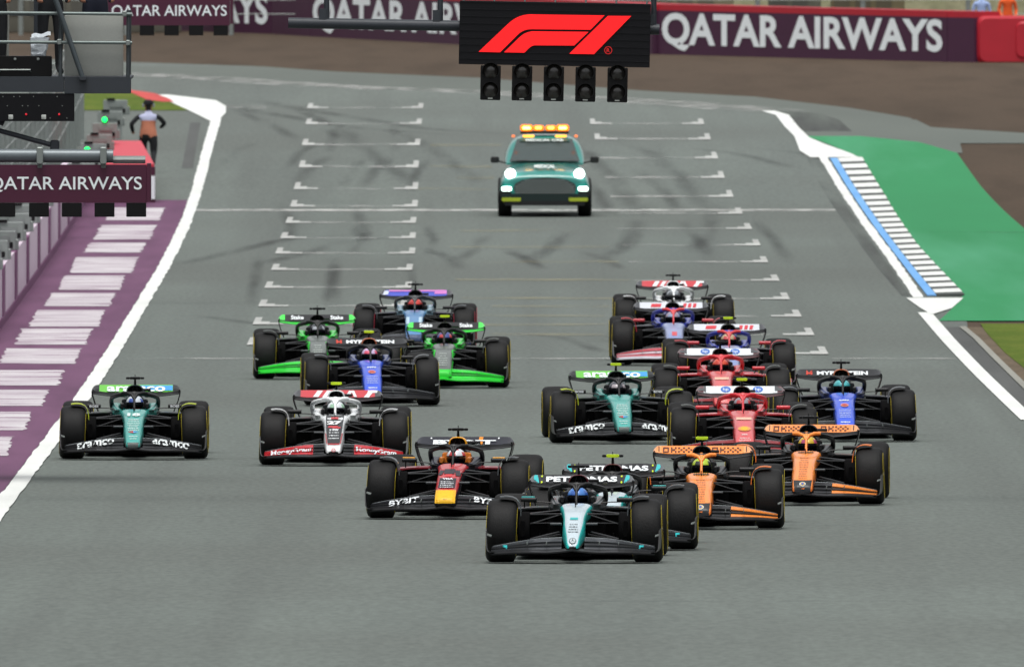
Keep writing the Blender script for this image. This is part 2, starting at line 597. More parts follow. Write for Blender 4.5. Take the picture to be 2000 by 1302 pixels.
# pale strip between the far white line and the gravel
FAR_LINE = [(1569, 272), (1546, 249), (1528, 226), (1500, 218), (1400, 209), (1250, 199), (1150, 193), (935, 181), (655, 171), (440, 156), (257, 146), (-150, 131)]
fl = wchain(FAR_LINE)
def strip(path, w, off, material, name, kind='structure', parent=None, fade=False):
    """a painted band of width w (metres across) along a chain of points"""
    path = [Vector((p[0], p[1], 0)) for p in path]
    dense = []
    for a, b in zip(path, path[1:]):
        n = max(1, int((b - a).length / 1.5))
        for k in range(n):
            dense.append(a + (b - a) * (k / n))
    dense.append(path[-1])
    v, f = [], []
    for i, p in enumerate(dense):
        t = (dense[min(i + 1, len(dense) - 1)] - dense[max(i - 1, 0)]).normalized()
        nn = Vector((t.y, -t.x, 0))
        wa = (w[0] + (w[1] - w[0]) * i / (len(dense) - 1)) if isinstance(w, tuple) else w
        for sgn in ((-.5, .5) if not fade else (-.7, -.4, -.12, .12, .4, .7)):
            q = p + nn * wa * sgn
            v.append((q.x, q.y, zg(q.y) + off))
    nc = 6 if fade else 2
    for i in range(len(dense) - 1):
        for c in range(nc - 1):
            f.append((nc * i + c, nc * i + c + 1, nc * (i + 1) + c + 1, nc * (i + 1) + c))
    o = MB().add(v, f).build(name, material, parent)
    if fade:
        at = o.data.attributes.new('fade', 'FLOAT', 'POINT')
        nd = len(dense)
        at.data.foreach_set('value', [(0, .5, 1, 1, .5, 0)[c] * min(1, 5 * i / nd, 5 * (nd - 1 - i) / nd) for i in range(nd) for c in range(6)])
    if kind and not parent:
        o['kind'] = kind
    return o

runoff = lay('asphalt_runoff', [(chain_x(fl, q[1]), q[1]) for q in fl], [(chain_x(ge, q[1]) if q[1] > ge[0][1] else 12.5, q[1]) for q in sorted(ge + fl, key=lambda p: p[1])], 0.014, M_asphalt2)
strip(sorted(wchain(FAR_LINE[3:]), key=lambda p: p[0]), (1.6, 2.2), 0.02, M_whiteworn, 'far_edge_line')
strip(wchain(FAR_LINE[:4]), 0.32, 0.02, M_white, 'far_bend_line')
paved('oil_stain', [(1569, 262), (1545, 240), (1532, 219)], [(1664, 258), (1640, 236), (1600, 223), (1545, 219)], 0.019, M_rubber)
lay('service_track', wchain([(1869, 281), (1858, 268)]), [(60, G(1869, 281).y), (60, G(1869, 268).y)], 0.014, M_asphalt2)
paved('corner_paving', [(1841, 263), (1795, 279)][::-1], [(1874, 268), (1873, 284)][::-1], 0.013, M_asphalt2)
paved('service_link', [(1795, 279), (1869, 300)], [(1872, 266), (1880, 300)], 0.0125, M_asphalt2)

paved('bend_paving', [(1700, 290), (1700, 235)], [(1873, 300), (1873, 267), (1841, 261), (1790, 235)], 0.0105, M_asphalt2)

# left edge: white line, purple run-off with pale painted blocks
LL = [(-46, 1060), (-2, 996), (52, 925), (150, 795), (250, 640), (322, 520), (359, 445), (383, 378), (402, 306), (424, 228)]
lchain = wchain(LL)
lchain = [(lchain[0][0] + .02, 250.0)] + lchain
lay('left_edge_line', [(p[0] - .12, p[1]) for p in lchain], [(p[0] + .12, p[1]) for p in lchain], 0.024, M_white, jit=.014)
paved('pit_exit_chevron', [(410, 238), (368, 217), (335, 202), (304, 187)], [(426, 238), (441, 222), (441, 209), (422, 198), (330, 187)], 0.027, M_white)
lay('transverse_mark', wchain([(440, 214), (440, 207)]), wchain([(520, 214), (520, 207)]), 0.02, M_whiteworn)
wall_a, wall_b = G(0, 642), G(150, 425)
def wall_x(Y):
    return wall_a.x + (wall_b.x - wall_a.x) * (Y - wall_a.y) / (wall_b.y - wall_a.y)
WALL_END = G(200, 392).y
lay('purple_runoff', [(wall_x(250), 250.0), (wall_x(WALL_END), WALL_END)], [(p[0] - .13, p[1]) for p in lchain], 0.016, M_purple, 250.0, WALL_END)
for (ya, yb, xl, xr) in [(75, 125, 420, 632), (143, 200, 380, 598), (212, 250, 340, 560), (268, 330, 285, 528), (340, 396, 240, 478), (408, 460, 188, 440), (475, 540, 128, 398),
                         (548, 610, 72, 348), (625, 685, 12, 302), (710, 770, -60, 238), (787, 850, -130, 176), (873, 945, -210, 110), (970, 1045, -300, 38)]:
    pa, pb = G((xl + 14) / 2, ya / 2 + 370), G((xl - 14) / 2, yb / 2 + 370)
    qa, qb = G((xr + 12) / 2, ya / 2 + 370), G((xr - 12) / 2, yb / 2 + 370)
    lay('painted_block', sorted([tuple(pa), tuple(pb)], key=lambda p: p[1]), sorted([tuple(qa), tuple(qb)], key=lambda p: p[1]), 0.022, M_block, step=.7, jit=.035)
paved('turf_verge', [(177, 222), (120, 200), (60, 182)], [(368, 217), (335, 202), (300, 190), (250, 181)], 0.02, M_turf)
paved('red_kerb', [(318, 201), (287, 197), (245, 178)], [(340, 201), (328, 194), (300, 184), (255, 178)], 0.03, M_red)
paved('pit_exit_patch', [(355, 330), (372, 240)], [(377, 330), (392, 240)], 0.012, M_seam)

# right edge: line, kerb (blue band, white and black blocks), green run-off, gravel, drain and turf
def to_left(ch, d):
    return [(p[0] + d, p[1]) for p in ch]
paved('kerb_head_patch', [(1583, 309), (1562, 296), (1553, 272), (1540, 247)], [(1683, 312), (1663, 302), (1610, 283), (1575, 268), (1556, 247)], 0.024, M_white)
kl = wchain([(1599, 308), (1660, 405), (1728, 500), (1784, 583)])
lay('kerb_edge_line', kl, to_left(kl, .19), 0.024, M_white, jit=.014)
paved('kerb_tail_patch', [(1818, 616), (1795, 602), (1770, 584)], [(1822, 616), (1859, 604), (1883, 583)], 0.026, M_white)
lay('right_edge_line', [(p[0] - .12, p[1]) for p in wchain([(1806, 612), (1850, 663), (1922, 738), (2010, 822)])], [(p[0] + .12, p[1]) for p in wchain([(1806, 612), (1850, 663), (1922, 738), (2010, 822)])], 0.022, M_white)
GL = [(1684, 311), (1730, 387), (1790, 479), (1882, 578), (1860, 606), (1827, 634)]
paved('green_runoff', [(1827, 634), (1859, 605), (1882, 577), (1790, 479), (1730, 387), (1684, 311), (1610, 280), (1569, 266)], [(2120, 628), (2080, 520), (2000, 447), (1915, 364), (1869, 300), (1795, 279), (1680, 267)], 0.018, M_green)
strip(wchain([(1815, 455), (1930, 455.2), (2060, 456)])[::1], 0.35, 0.021, M_rubber, 'green_runoff_seam')
kerb = empty('kerb', G(1790, 479))
tag(kerb, 'low kerb of white and black blocks with a blue band beside green run-off', 'kerb')
kinv = Vector(kerb.location)
def kpiece(name, l, r, h, material):
    ys = [max(l[0][1], r[0][1]), min(l[-1][1], r[-1][1])]
    v = []
    for Y in ys:
        xa, xb = chain_x(l, Y), chain_x(r, Y)
        v += [(xa, Y, zg(Y) + .012), (xb, Y, zg(Y) + .012), (xa, Y, zg(Y) + .03), (xb, Y, zg(Y) + h)]
    f = [(2, 3, 7, 6), (0, 1, 3, 2), (4, 5, 7, 6), (0, 2, 6, 4), (1, 3, 7, 5)]
    return MB().add([Vector(p) - kinv for p in v], f).build(name, material, kerb)
bl, br = wchain([(1621, 311), (1680, 405), (1748, 498), (1811, 579)]), wchain([(1635, 311), (1695, 405), (1763, 498), (1829, 579)])
sr = wchain([(1684, 311), (1730, 387), (1790, 479), (1882, 577)])
sl = [(p[0] + .012, p[1]) for p in br]
ya, yb = br[0][1], br[-1][1]
NB = 24
for i in range(6):
    a, b = ya + (yb - ya) * i / 6, ya + (yb - ya) * (i + 1) / 6
    kpiece('blue_block', [(chain_x(bl, a), a), (chain_x(bl, b), b)], [(chain_x(br, a), a), (chain_x(br, b), b)], .03, M_blue)
s0, s1 = FPX / yb, FPX / ya       # equal steps in view would bunch up; blocks are equal in length
for i in range(NB):
    a, b = ya + (yb - ya) * i / NB, ya + (yb - ya) * (i + 1) / NB
    m_ = a + (b - a) * .4
    kpiece('black_block', [(chain_x(sl, a), a), (chain_x(sl, m_), m_)], [(chain_x(sr, a), a), (chain_x(sr, m_), m_)], .045, M_black)
    kpiece('white_block', [(chain_x(sl, m_), m_), (chain_x(sl, b), b)], [(chain_x(sr, m_), m_), (chain_x(sr, b), b)], .05, M_white)
rb_ = wchain([(1590, 325), (1645, 420), (1715, 515), (1766, 578)])
lay('kerb_rubber_band', [(p[0] - .02, p[1]) for p in wchain([(1573, 300), (1602, 360), (1655, 440), (1712, 520), (1764, 580)])], [(p[0] + .0, p[1]) for p in wchain([(1597, 308), (1630, 365), (1690, 455), (1740, 525), (1778, 580)])], 0.019, M_rubber)
paved('drain_channel', [(1840, 640), (1862, 663), (1931, 738), (2030, 838)], [(1872, 640), (1900, 663), (1960, 724), (2060, 822)], 0.016, M_seam)
paved('concrete_edging', [(1873, 640), (1901, 663), (1961, 724), (2062, 822)], [(1886, 640), (1914, 663), (1975, 724), (2080, 822)], 0.028, M_conc)
paved('dirt_verge', [(1887, 640), (1915, 663), (1976, 724), (2082, 822)], [(1960, 638), (1960, 663), (2100, 724), (2200, 822)], 0.014, M_dirt)
paved('turf_verge', [(1915, 634), (1925, 650), (1962, 690), (2050, 760)], [(2200, 632), (2200, 650), (2200, 690), (2200, 760)], 0.022, M_turf)

# lines and boxes of the starting grid
def cross_line(name, pxa, pxb, py, w, material, off=0.02):
    a, b = G(pxa, py), G(pxb, py)
    return strip([tuple(a), tuple(b)], w, off, material, name, fade=material is M_skid)
cross_line('finish_line', 383, 1632, 412, 1.9, ground_mat('finish_line_paint', (0.62, 0.63, 0.6, 1), (0.5, 0.5, 0.48, 1), (2, .3, 1), None, rough=0.7, alpha=((2.5, .8, 1), 0.25, 0.6, 0.75)))
cross_line('start_line', 232, 1866, 702, 0.9, M_whiteworn)
SL = [(212, 600, 826), (243, 597, 823), (284, 590, 820), (327, 584, 817), (370, 574, 816), (404, 567, 815), (436, 558, 812), (466, 548, 811), (496, 538, 810), (528, 530, 805), (563, 517, 803), (599, 505, 795), (634, 494, 788), (674, 483, 780)]
SR = [(243, 1153, 1375), (273, 1162, 1388), (310, 1172, 1402), (348, 1182, 1415), (385, 1192, 1432), (418, 1200, 1450), (448, 1206, 1468), (480, 1215, 1485), (513, 1228, 1500), (549, 1240, 1522), (585, 1250, 1542), (619, 1258, 1565), (655, 1266, 1590), (692, 1275, 1617)]
for side, rows in (('L', SL), ('R', SR)):
    for (py, xa, xb) in rows:
        a, b = G(xa, py), G(xb, py)
        o = strip([tuple(a), tuple(b)], 1.5, 0.02, M_whiteworn, 'grid_slot_line')
        for e, q in ((a, .35), (b, -.35)):
            if (side == 'R' and e is a and py > 300):
                continue
            mb = MB()
            for (x0, x1, l0, l1) in ((0, .12 * (1 if q > 0 else -1), -.8, 5.2), (0, q * .8, -.8, 1.6), (0, q * 1.5, -.7, .5)):
                y0, y1 = e.y + l0, e.y + l1
                mb.add([(e.x + x0, y0, zg(y0) + .026), (e.x + x1, y0, zg(y0) + .026), (e.x + x1, y1, zg(y1) + .026), (e.x + x0, y1, zg(y1) + .026)], [(0, 1, 2, 3)])
            mb.build('slot_corner', M_slotcorner, o)
for (py, xa, xb) in [(285, 840, 980), (327, 840, 960), (349, 890, 965), (371, 815, 960), (452, 900, 1130), (484, 880, 1190), (513, 900, 1210), (548, 890, 1230), (584, 900, 1200), (600, 960, 1190), (618, 900, 1180), (636, 940, 1190), (655, 960, 1180)]:
    cross_line('grid_guide_line', xa, xb, py, 2.0, M_yellowworn)

# rubber laid by spinning and turning tyres
for pts, w in [([(430, 195), (520, 212), (640, 232), (760, 252), (900, 262), (1010, 268)], 1.1), ([(520, 215), (590, 245), (650, 278)], .7), ([(690, 250), (770, 285), (830, 330), (875, 362)], .8),
               ([(708, 300), (712, 265), (705, 245)], .45), ([(640, 368), (665, 335), (705, 305)], .6), ([(735, 368), (752, 335), (775, 310)], .5), ([(572, 600), (577, 545), (580, 500)], .42), ([(718, 600), (724, 550), (722, 505)], .36),
               ([(1120, 270), (1210, 300), (1262, 345), (1320, 420)], .8), ([(1180, 330), (1230, 372), (1265, 420)], .6), ([(905, 485), (955, 505), (975, 528)], .6), ([(1018, 460), (1000, 490), (965, 512)], .6),
               ([(1178, 452), (1150, 485), (1092, 512)], .7), ([(1060, 492), (1100, 505), (1140, 528)], .5), ([(1262, 500), (1300, 470), (1320, 430), (1340, 395)], .7), ([(1400, 430), (1440, 470), (1470, 520)], .5),
               ([(620, 402), (640, 440), (640, 480)], .5), ([(762, 440), (775, 470), (760, 500)], .4), ([(330, 620), (470, 618), (640, 640)], .8), ([(420, 520), (620, 470), (820, 455)], .8), ([(1620, 330), (1500, 300), (1400, 290)], .7),
               ([(560, 280), (520, 300), (500, 330)], .5), ([(1090, 690), (1010, 660), (900, 650)], .5)]:
    path = [tuple(G(*p)) for p in pts]
    for off_ in (-.75, .75):
        strip([(p[0] + off_, p[1], 0) for p in path], w * .55, 0.0175 + .001 * (off_ > 0), M_skid, 'tyre_mark', fade=True)
for (py, xa, xb) in [(1120, -100, 500), (900, 420, 700), (1028, 1100, 1900), (772, 400, 900), (1010, 200, 720), (1175, 900, 2100), (868, 1800, 2050)]:
    cross_line('asphalt_seam', xa, xb, py, 0.16, M_skid, 0.013)

# ================================================================== BARRIER AND STRUCTURES
M_maroon = mat('maroon_banner', '#421a38', 0.6, var=0.1, scale=1.5)
M_maroon2 = mat('maroon_sign', '#48122f', 0.5, var=0.06, scale=3)
M_letter = mat('pale_lettering', '#eef5f7', 0.55, var=0.05)
M_redcover = mat('red_cover', '#b01a2c', 0.5, var=0.12, scale=2)
M_steel = mat('galvanised_steel', '#8b928f', 0.45, 0.5, var=0.12, scale=12)
M_darksteel = mat('dark_grey_steel', '#33383e', 0.5, 0.1, var=0.1, scale=5)
M_blackbox = mat('black_housing', (0.0035, 0.0035, 0.004, 1), 0.55, var=0.15, spec=.25)
M_blackled = mat('black_led_panel', (0.003, 0.0032, 0.005, 1), 0.6, var=0.15, scale=20, spec=.25)
M_panelgrey = mat('grey_panel', '#979a95', 0.8, var=0.08, scale=40)
M_concwall = mat('pale_wall_panel', '#d2c2d0', 0.75, var=0.14, scale=1.5)
M_wallpurple = mat('purple_wall_panel', '#7a4a70', 0.7, var=0.12, scale=1.5)
M_greybox = mat('grey_cabinet', '#868d8a', 0.6, var=0.12, scale=5)

BB = [(-80, 47), (95, 52), (530, 66), (605, 71), (1050, 95), (1275, 106), (1285, 106), (1850, 121), (1903, 122)]
bp = [G(*p) for p in BB]
bar = empty('tyre_barrier', bp[4])
tag(bar, 'long maroon covered tyre barrier with pale airline lettering across the far gravel', 'barrier')
O_ = Vector(bar.location)
BH, RH = 1.2, 0.17
for i in range(len(bp) - 1):
    a, b = bp[i] - O_, bp[i + 1] - O_
    t = (b - a); t.z = 0; t.normalize()
    n = Vector((t.y, -t.x, 0))
    if n.y > 0:
        n = -n
    g = Vector((0, 0, 1))
    e = t * 0.01
    def slab(x0, x1, dep, mtl, name):
        q = [a + e + g * x0, b - e + g * x0, b - e + g * x1, a + e + g * x1]
        v = q + [p - n * dep for p in q]
        return MB().add(v, [(0, 1, 2, 3), (7, 6, 5, 4), (0, 4, 5, 1), (1, 5, 6, 2), (2, 6, 7, 3), (3, 7, 4, 0)]).build(name, mtl, bar)
    if (b - a).length > .5:
        pn = slab(-.3, BH, 1.0, M_maroon, 'banner_panel')
        slab(BH + .003, BH + RH, .97, M_redcover, 'red_top_cover')
        if i in (1, 3, 6):
            mb = MB()
            w = (b - a).length
            mid = (a + b) / 2 + g * (BH * .52) + n * .012
            zs = (b.z - a.z)
            vs, fs, tw = text_geo('QATAR AIRWAYS', 0.03)
            hh = 1.04
            mb.add([mid + (b - a) * (x / tw * .97) + g * (y * hh) for x, y in vs], fs)
            mb.build('lettering', M_letter, pn)
# red rounded end block
eb = MB()
p0, p1 = G(1906, 122), G(2060, 124)
w = (p1.x - p0.x) / 2
eb.rbox((0, 0, .6), (w * 2, 1.1, 1.3), .22, axis='y')
eb.rbox((w * .25, -.1, .6), (w * .5, 1.0, 1.1), .2, axis='y')
o = eb.build('barrier_end_block', M_redcover)
o.location = (p0.x + w, p0.y + .55, p0.z - .0)
tag(o, 'glossy red rounded end block closing the maroon barrier', 'barrier')

# bank, fence posts and blocks behind the barrier
M_bank = ground_mat('bank_turf', '#5f6044', '#77735a', (0.8, .1, .8), '#48452f', (3, .5, 2), 0.95, 0.6, fine=0.3)
v, f = [], []
for k, x in enumerate(range(-40, 41, 4)):
    for (dy, dz) in ((0, 0), (10, .9), (26, 3.2), (45, 4.6), (120, 5.0)):
        Y = 800 + dy
        v.append((x, Y, zg(Y) + dz * (1 + .1 * math.sin(x * .7)) - .01))
for i in range(20):
    for j in range(4):
        f.append((i * 5 + j, i * 5 + j + 1, i * 5 + j + 6, i * 5 + j + 5))
o = MB().add(v, f).build('earth_bank', M_bank)
o['kind'] = 'structure'
cf = empty('catch_fence', (0, 788, zg(788)))
tag(cf, 'tall debris fence with steel posts behind the far barrier', 'fence')
for x in range(-14, 20, 3):
    MB().rbox((x, 0, 1.9), (.14, .14, 3.9), .03, axis='z').build('post', M_steel, cf)
for z in (.6, 1.0, 1.4, 2.0, 3.0):
    MB().tube([(-14, -.08, z), (18, -.08, z)], .012, 6).build('cable', M_steel, cf)
for k, (x0, wd, hgt, cl) in enumerate([(-12, 5, 2.0, '#6b6a60'), (3.2, 1.6, 2.2, '#4c4a3d'), (5.2, 2.3, 1.9, '#77705a'), (8.1, 1.5, 2.3, '#5b5c50'), (10.2, 2.1, 1.9, '#6a6248')]):
    mb = MB()
    mb.rbox((0, 0, hgt / 2), (wd, 2.0, hgt), .05, 0, 'z')
    for j in range(int(wd / .6)):
        mb.box((-wd / 2 + .3 + .6 * j, -1.02, hgt * .55), (.44, .05, hgt * .6), 1)
    o = mb.build('marshal_hut', [mat('hut' + cl, cl, .8, var=.2, scale=3), mat('hut_panel' + cl, mix(hx(cl), (0.02, 0.02, 0.02, 1), .5), .6)])
    o.location = (x0, 793, zg(793))
    tag(o, ['wide grey hut behind the fence at the far bend', 'narrow dark olive hut behind the fence', 'tan hut behind the fence over the airline lettering', 'tall grey hut between the tan huts behind the fence', 'ochre brown hut behind the fence beside two marshals'][k], 'hut', 'huts behind the far fence')

# ------------------------------------------------------------------ start gantry with screen and lamps
GY = 348.0
gz = zg(GY)
gan = empty('start_gantry', (-9.8, GY, zg(GY)))
tag(gan, 'overhead start gantry with grey tubes carrying the screen above the track', 'gantry')
def gp(px, py, dy=0.0):
    p = P(px, py, GY + dy)
    return p - Vector(gan.location)
a, b = gp(563, 45, .35), gp(1288, 58, .35)
MB().tube([a, b], .068, 16).build('crossbar', M_darksteel, gan)
for px, py in ((638, 45), (860, 48), (1277, 57)):
    q = gp(px, py, .35)
    MB().tube([q, q + Vector((0, 0, 2.3))], .035, 10).build('hanger_tube', M_darksteel, gan)
    MB().box(q + Vector((-.05, 0, .1)), (.09, .1, .16)).build('bracket', M_darksteel, gan)
for dy in (0.0, .8):
    for dz in (8.0, 8.8):
        MB().tube([Vector((-.3, dy, dz)), Vector((20.5, dy, dz))], .06, 10).build('truss_chord', M_steel, gan)
for k in range(21):
    MB().tube([Vector((-.2 + k, 0, 8.0 if k % 2 else 8.8)), Vector((.8 + k, 0, 8.8 if k % 2 else 8.0))], .03, 6).build('truss_brace', M_steel, gan)
for x in (-.1, 20.3):
    MB().rbox((x, .4, 4.4), (.4, .9, 8.9), .05, 0, 'z').build('column', M_steel, gan)

tilt = math.atan2(-7, 373)
A, B = P(897, 4, GY), P(1270, 130, GY)
scw, sch = (B.x - A.x), 124 / (FPX / GY)
scr = empty('led_screen', ((A.x + B.x) / 2, GY, (A.z + B.z) / 2), (0, -tilt, 0))
tag(scr, 'black screen with red racing logo hanging over the track', 'screen')
MB().rbox((0, .16, 0), (scw, .3, sch), .008, 0, 'y').build('housing', M_blackled, scr)
for k in range(7):
    MB().tube([Vector((-scw / 2 + .05 + k * (scw - .1) / 6, .1, sch / 2)), Vector((-scw / 2 + .05 + k * (scw - .1) / 6, .1, sch / 2 + .06))], .012, 6).build('eye_bolt', M_steel, scr)
for k in range(9):
    MB().box((0, .004, -sch / 2 + (k + .5) * sch / 9 + .03), (scw - .01, .006, .003)).build('module_seam', mat('seam_dark', '#15161c', .4), scr)
def lg(x, y):
    return ((x - 1429) / 980 * scw, -(y - 180 - (x - 1429) * 0.012) / 308 * sch)
M_logored = mat('lit_red_logo', '#f01418', .4, emit=0.55, var=0.02)
def curve_pts(p0, c, p1, n=7):
    return [((1 - t) ** 2 * p0[0] + 2 * t * (1 - t) * c[0] + t * t * p1[0], (1 - t) ** 2 * p0[1] + 2 * t * (1 - t) * c[1] + t * t * p1[1]) for t in [k / n for k in range(n + 1)]]
F_out = [(1040, 268), (1185, 135)] + curve_pts((1185, 135), (1235, 87), (1300, 85))[1:] + [(1683, 88), (1612, 158)] + curve_pts((1310, 157), (1265, 157), (1235, 188)) + [(1150, 270)]
F_in = [(1170, 270), (1250, 195)] + curve_pts((1250, 195), (1280, 168), (1320, 167))[1:] + [(1602, 168), (1530, 235)] + curve_pts((1330, 235), (1310, 236), (1297, 250), 3) + [(1275, 271)]
ONE = [(1505, 275), (1700, 90), (1820, 90), (1632, 276)]
for k, poly in enumerate((F_out, F_in, ONE)):
    mb = MB()
    bm = bmesh.new()
    vv = [bm.verts.new((lg(*p)[0], 0, lg(*p)[1])) for p in poly]
    bm.faces.new(vv)
    bmesh.ops.triangulate(bm, faces=bm.faces)
    bm.verts.index_update()
    mb.add([(q.co.x, -.006, q.co.z) for q in bm.verts], [tuple(z.index for z in fc.verts) for fc in bm.faces])
    bm.free()
    mb.build('logo_stroke', M_logored, scr, smooth=False)
mb = MB()
cx, cz = lg(1705, 257)
n = 20
for k in range(n):
    t0, t1 = 2 * math.pi * k / n, 2 * math.pi * (k + 1) / n
    mb.add([(cx + r * math.cos(t), -.006, cz + r * math.sin(t)) for r, t in ((.05, t0), (.05, t1), (.041, t1), (.041, t0))], [(0, 1, 2, 3)])
letters(mb, 'R', (cx, 0, cz), (1, 0, 0), (0, 0, 1), .05, lift=(0, -.006, 0))
mb.build('registered_mark', mat('dim_red_mark', '#c01818', .4, emit=.3), scr)
M_lens = mat('unlit_lamp_lens', '#2c2a28', .25, 0, .4, var=.2, scale=60)
for k, px in enumerate((958, 1019.5, 1081.5, 1143.5, 1206)):
    dyp = (px - 958) * .018
    p = P(px, 162 + dyp, GY)
    o = empty('signal_lamp', p, (0, -tilt, 0))
    MB().rbox((0, .12, 0), (.255, .22, .435), .015, 0, 'y').build('housing', M_blackbox, o)
    for zz in (.15, -.09):
        vz = MB()
        rings = []
        for yy, r in ((.01, .105), (-.09, .112), (-.09, .104), (.005, .096)):
            rings.append([(r * math.cos(R(a_)), yy * (1 if a_ < 200 or yy > 0 else .3), zz + r * math.sin(R(a_))) for a_ in range(-40, 221, 20)])
        vz.loft(rings, closed=False, caps=False)
        vz.build('visor', M_blackbox, o)
        ln = MB()
        ln.loft([[(r * math.cos(2 * math.pi * q / 20), yy, zz + r * math.sin(2 * math.pi * q / 20)) for q in range(20)] for r, yy in ((.096, .005), (.07, -.012), (.03, -.02))])
        ln.build('lens', M_lens, o)
    MB().box((0, .005, -.195), (.06, .012, .014)).build('type_plate', mat('plate', '#b8bdb8', .4), o)
    MB().tube([(0, .12, .215), (0, .12, .245)], .02, 6).build('mounting_stub', M_blackbox, o)
    tag(o, 'black start lamp, ' + ['leftmost', 'second from left', 'middle one', 'fourth from left', 'rightmost'][k] + ' of five under the screen', 'lamp', 'start lamps under the screen')

# ------------------------------------------------------------------ camera platform and signs by the pit wall
PY_ = 360.0
plat = empty('camera_platform', (-9.8, PY_ + 1, zg(PY_)))
tag(plat, 'grey scaffold platform with handrails and a grey panel above the pit wall', 'platform')
def pp(px, py, dy=0.0):
    return P(px, py, PY_ + dy) - Vector(plat.location)
def beam(name, pa, pb, th, mtl, n=12, par=plat):
    return MB().tube([pa, pb], th, n).build(name, mtl, par)
def px_box(name, x0, y0, x1, y1, dy, dep, mtl, par, org, Y):
    a, b = P(x0, y1, Y + dy) - org, P(x1, y0, Y + dy) - org
    return MB().rbox(((a.x + b.x) / 2, a.y + dep / 2, (a.z + b.z) / 2), (b.x - a.x, dep, b.z - a.z), .012, 0, 'y').build(name, mtl, par)
po = Vector(plat.location)
px_box('fascia_beam', -700, 150, 125, 180, 0, .08, M_darksteel, plat, po, PY_)
px_box('fascia_beam', 125.6, 151, 256, 183, 0, .08, M_darksteel, plat, po, PY_)
px_box('deck', -700, 150, 256, 156, .085, 2.4, M_darksteel, plat, po, PY_)
M_rail = mat('handrail_tube', '#6f7a78', .4, .4, var=.1, scale=14)
beam('handrail', pp(-700, 19), pp(258, 28), .022, M_rail)
beam('handrail', pp(-700, 78), pp(258, 84), .022, M_rail)
for dy in (2.4,):
    beam('handrail', pp(-700, 22, dy), pp(254, 30, dy), .022, M_rail)
for px, dy in ((118, .04), (250, .03), (252, 2.38)):
    beam('rail_post', pp(px, 150, dy), pp(px + 1, 20, dy), .026, mat('post_tube', '#454b4e', .45, .3))
for px, py in ((116, 82), (243, 27), (250, 84)):
    MB().rbox(pp(px, py), (.06, .08, .07), .015).build('tube_clamp', M_steel, plat)
px_box('grey_panel', 126, 30, 241, 149, .09, .04, M_panelgrey, plat, po, PY_)
beam('diagonal_brace', pp(100, -25, -.06), pp(161, 151, -.06), .034, mat('brace_tube', '#4a5256', .45, .3))
MB().rbox(pp(162, 153, -.05), (.1, .08, .06), .02).build('brace_foot', M_darksteel, plat)
beam('light_pole', pp(14, 150, 1.2), pp(15, 20, 1.2), .022, mat('pale_tube', '#a8aaa2', .5))
px_box('rear_column', 66, -40, 84, 150, 2.2, .15, M_darksteel, plat, po, PY_)
MB().rbox((0, 0, 3.6), (.35, .35, 7.4), .03, 0, 'z').build('column', M_darksteel, plat)
beam('lower_arm', pp(-700, -60, .5) , pp(8, 241, .4), .04, M_darksteel)
beam('lower_arm', pp(-420, 140, .4), pp(107, 285, .2), .033, M_darksteel)
MB().rbox(pp(107, 284, .2), (.12, .08, .14), .03).build('arm_joint', M_darksteel, plat)
# black LED panel hanging under the platform
q = P(72, 210, PY_)
o = empty('hanging_panel', q)
tag(o, 'black panel of lights hanging under the scaffold platform', 'panel')
MB().rbox((-1.0, .1, 0), (2.0 + 146 / 150., .18, .36), .01, 0, 'y').build('housing', M_blackled, o)
for k in range(13):
    MB().rbox((-.45 + .07 * k + rnd.uniform(-.02, .02), .006, rnd.choice((-.14, .02, .14))), (.012, .012, .012), .004).build('rivet', M_steel, o)
for x in (-.14, .29):
    MB().rbox((x, .004, -.09), (.025, .014, .025), .008).build('red_indicator', mat('red_led', '#c01828', .4, emit=.5), o)
    MB().rbox((x - .2, .004, -.125), (.06, .014, .06), .008).build('pale_label', mat('plate', '#b8bdb8', .4), o)
# equipment on the deck
q = P(45, 150, PY_ + .5)
o = empty('equipment_case', q)
tag(o, 'low black equipment case on the scaffold deck', 'case')
MB().rbox((-.1, 0, .135), (.95, .4, .27), .02).build('shell', M_blackbox, o)
for x in (-.35, -.1, .2):
    MB().rbox((x, -.205, .23), (.035, .02, .03), .008).build('latch', M_steel, o)
MB().tube([(-.3, -.21, .07), (-.3, -.23, .09), (.1, -.23, .09), (.1, -.21, .07)], .012, 6).build('handle', M_steel, o)
# plastic bag tied to the rail
mb = MB()
rg_ = random.Random(4)
rings = []
for k in range(9):
    t = k / 8
    w_, d_ = .095 + .03 * t, .05 + .015 * math.sin(t * 3)
    rings.append([(math.copysign(abs(math.cos(a_)) ** .5, math.cos(a_)) * w_ + rg_.uniform(-.008, .008) + .02 * t, math.copysign(abs(math.sin(a_)) ** .6, math.sin(a_)) * d_ + rg_.uniform(-.01, .01), .24 * t + rg_.uniform(-.006, .006)) for a_ in [2 * math.pi * j / 20 for j in range(20)]])
mb.loft(rings)
mb.sheet(lambda u, v: (-.09 + .25 * u, -.03 + .04 * v + .01 * math.sin(7 * u), .235 + .03 * u + .05 * v + .012 * math.sin(9 * u)), 8, 3, .006, (0, 1, 0))
o = mb.build('plastic_bag', mat('white_plastic', '#c4ccd2', .35, var=.25, scale=18, bump=.6))
o.location = P(75, 110, PY_ + .55)
tag(o, 'white plastic bag hanging on the scaffold rail', 'bag')

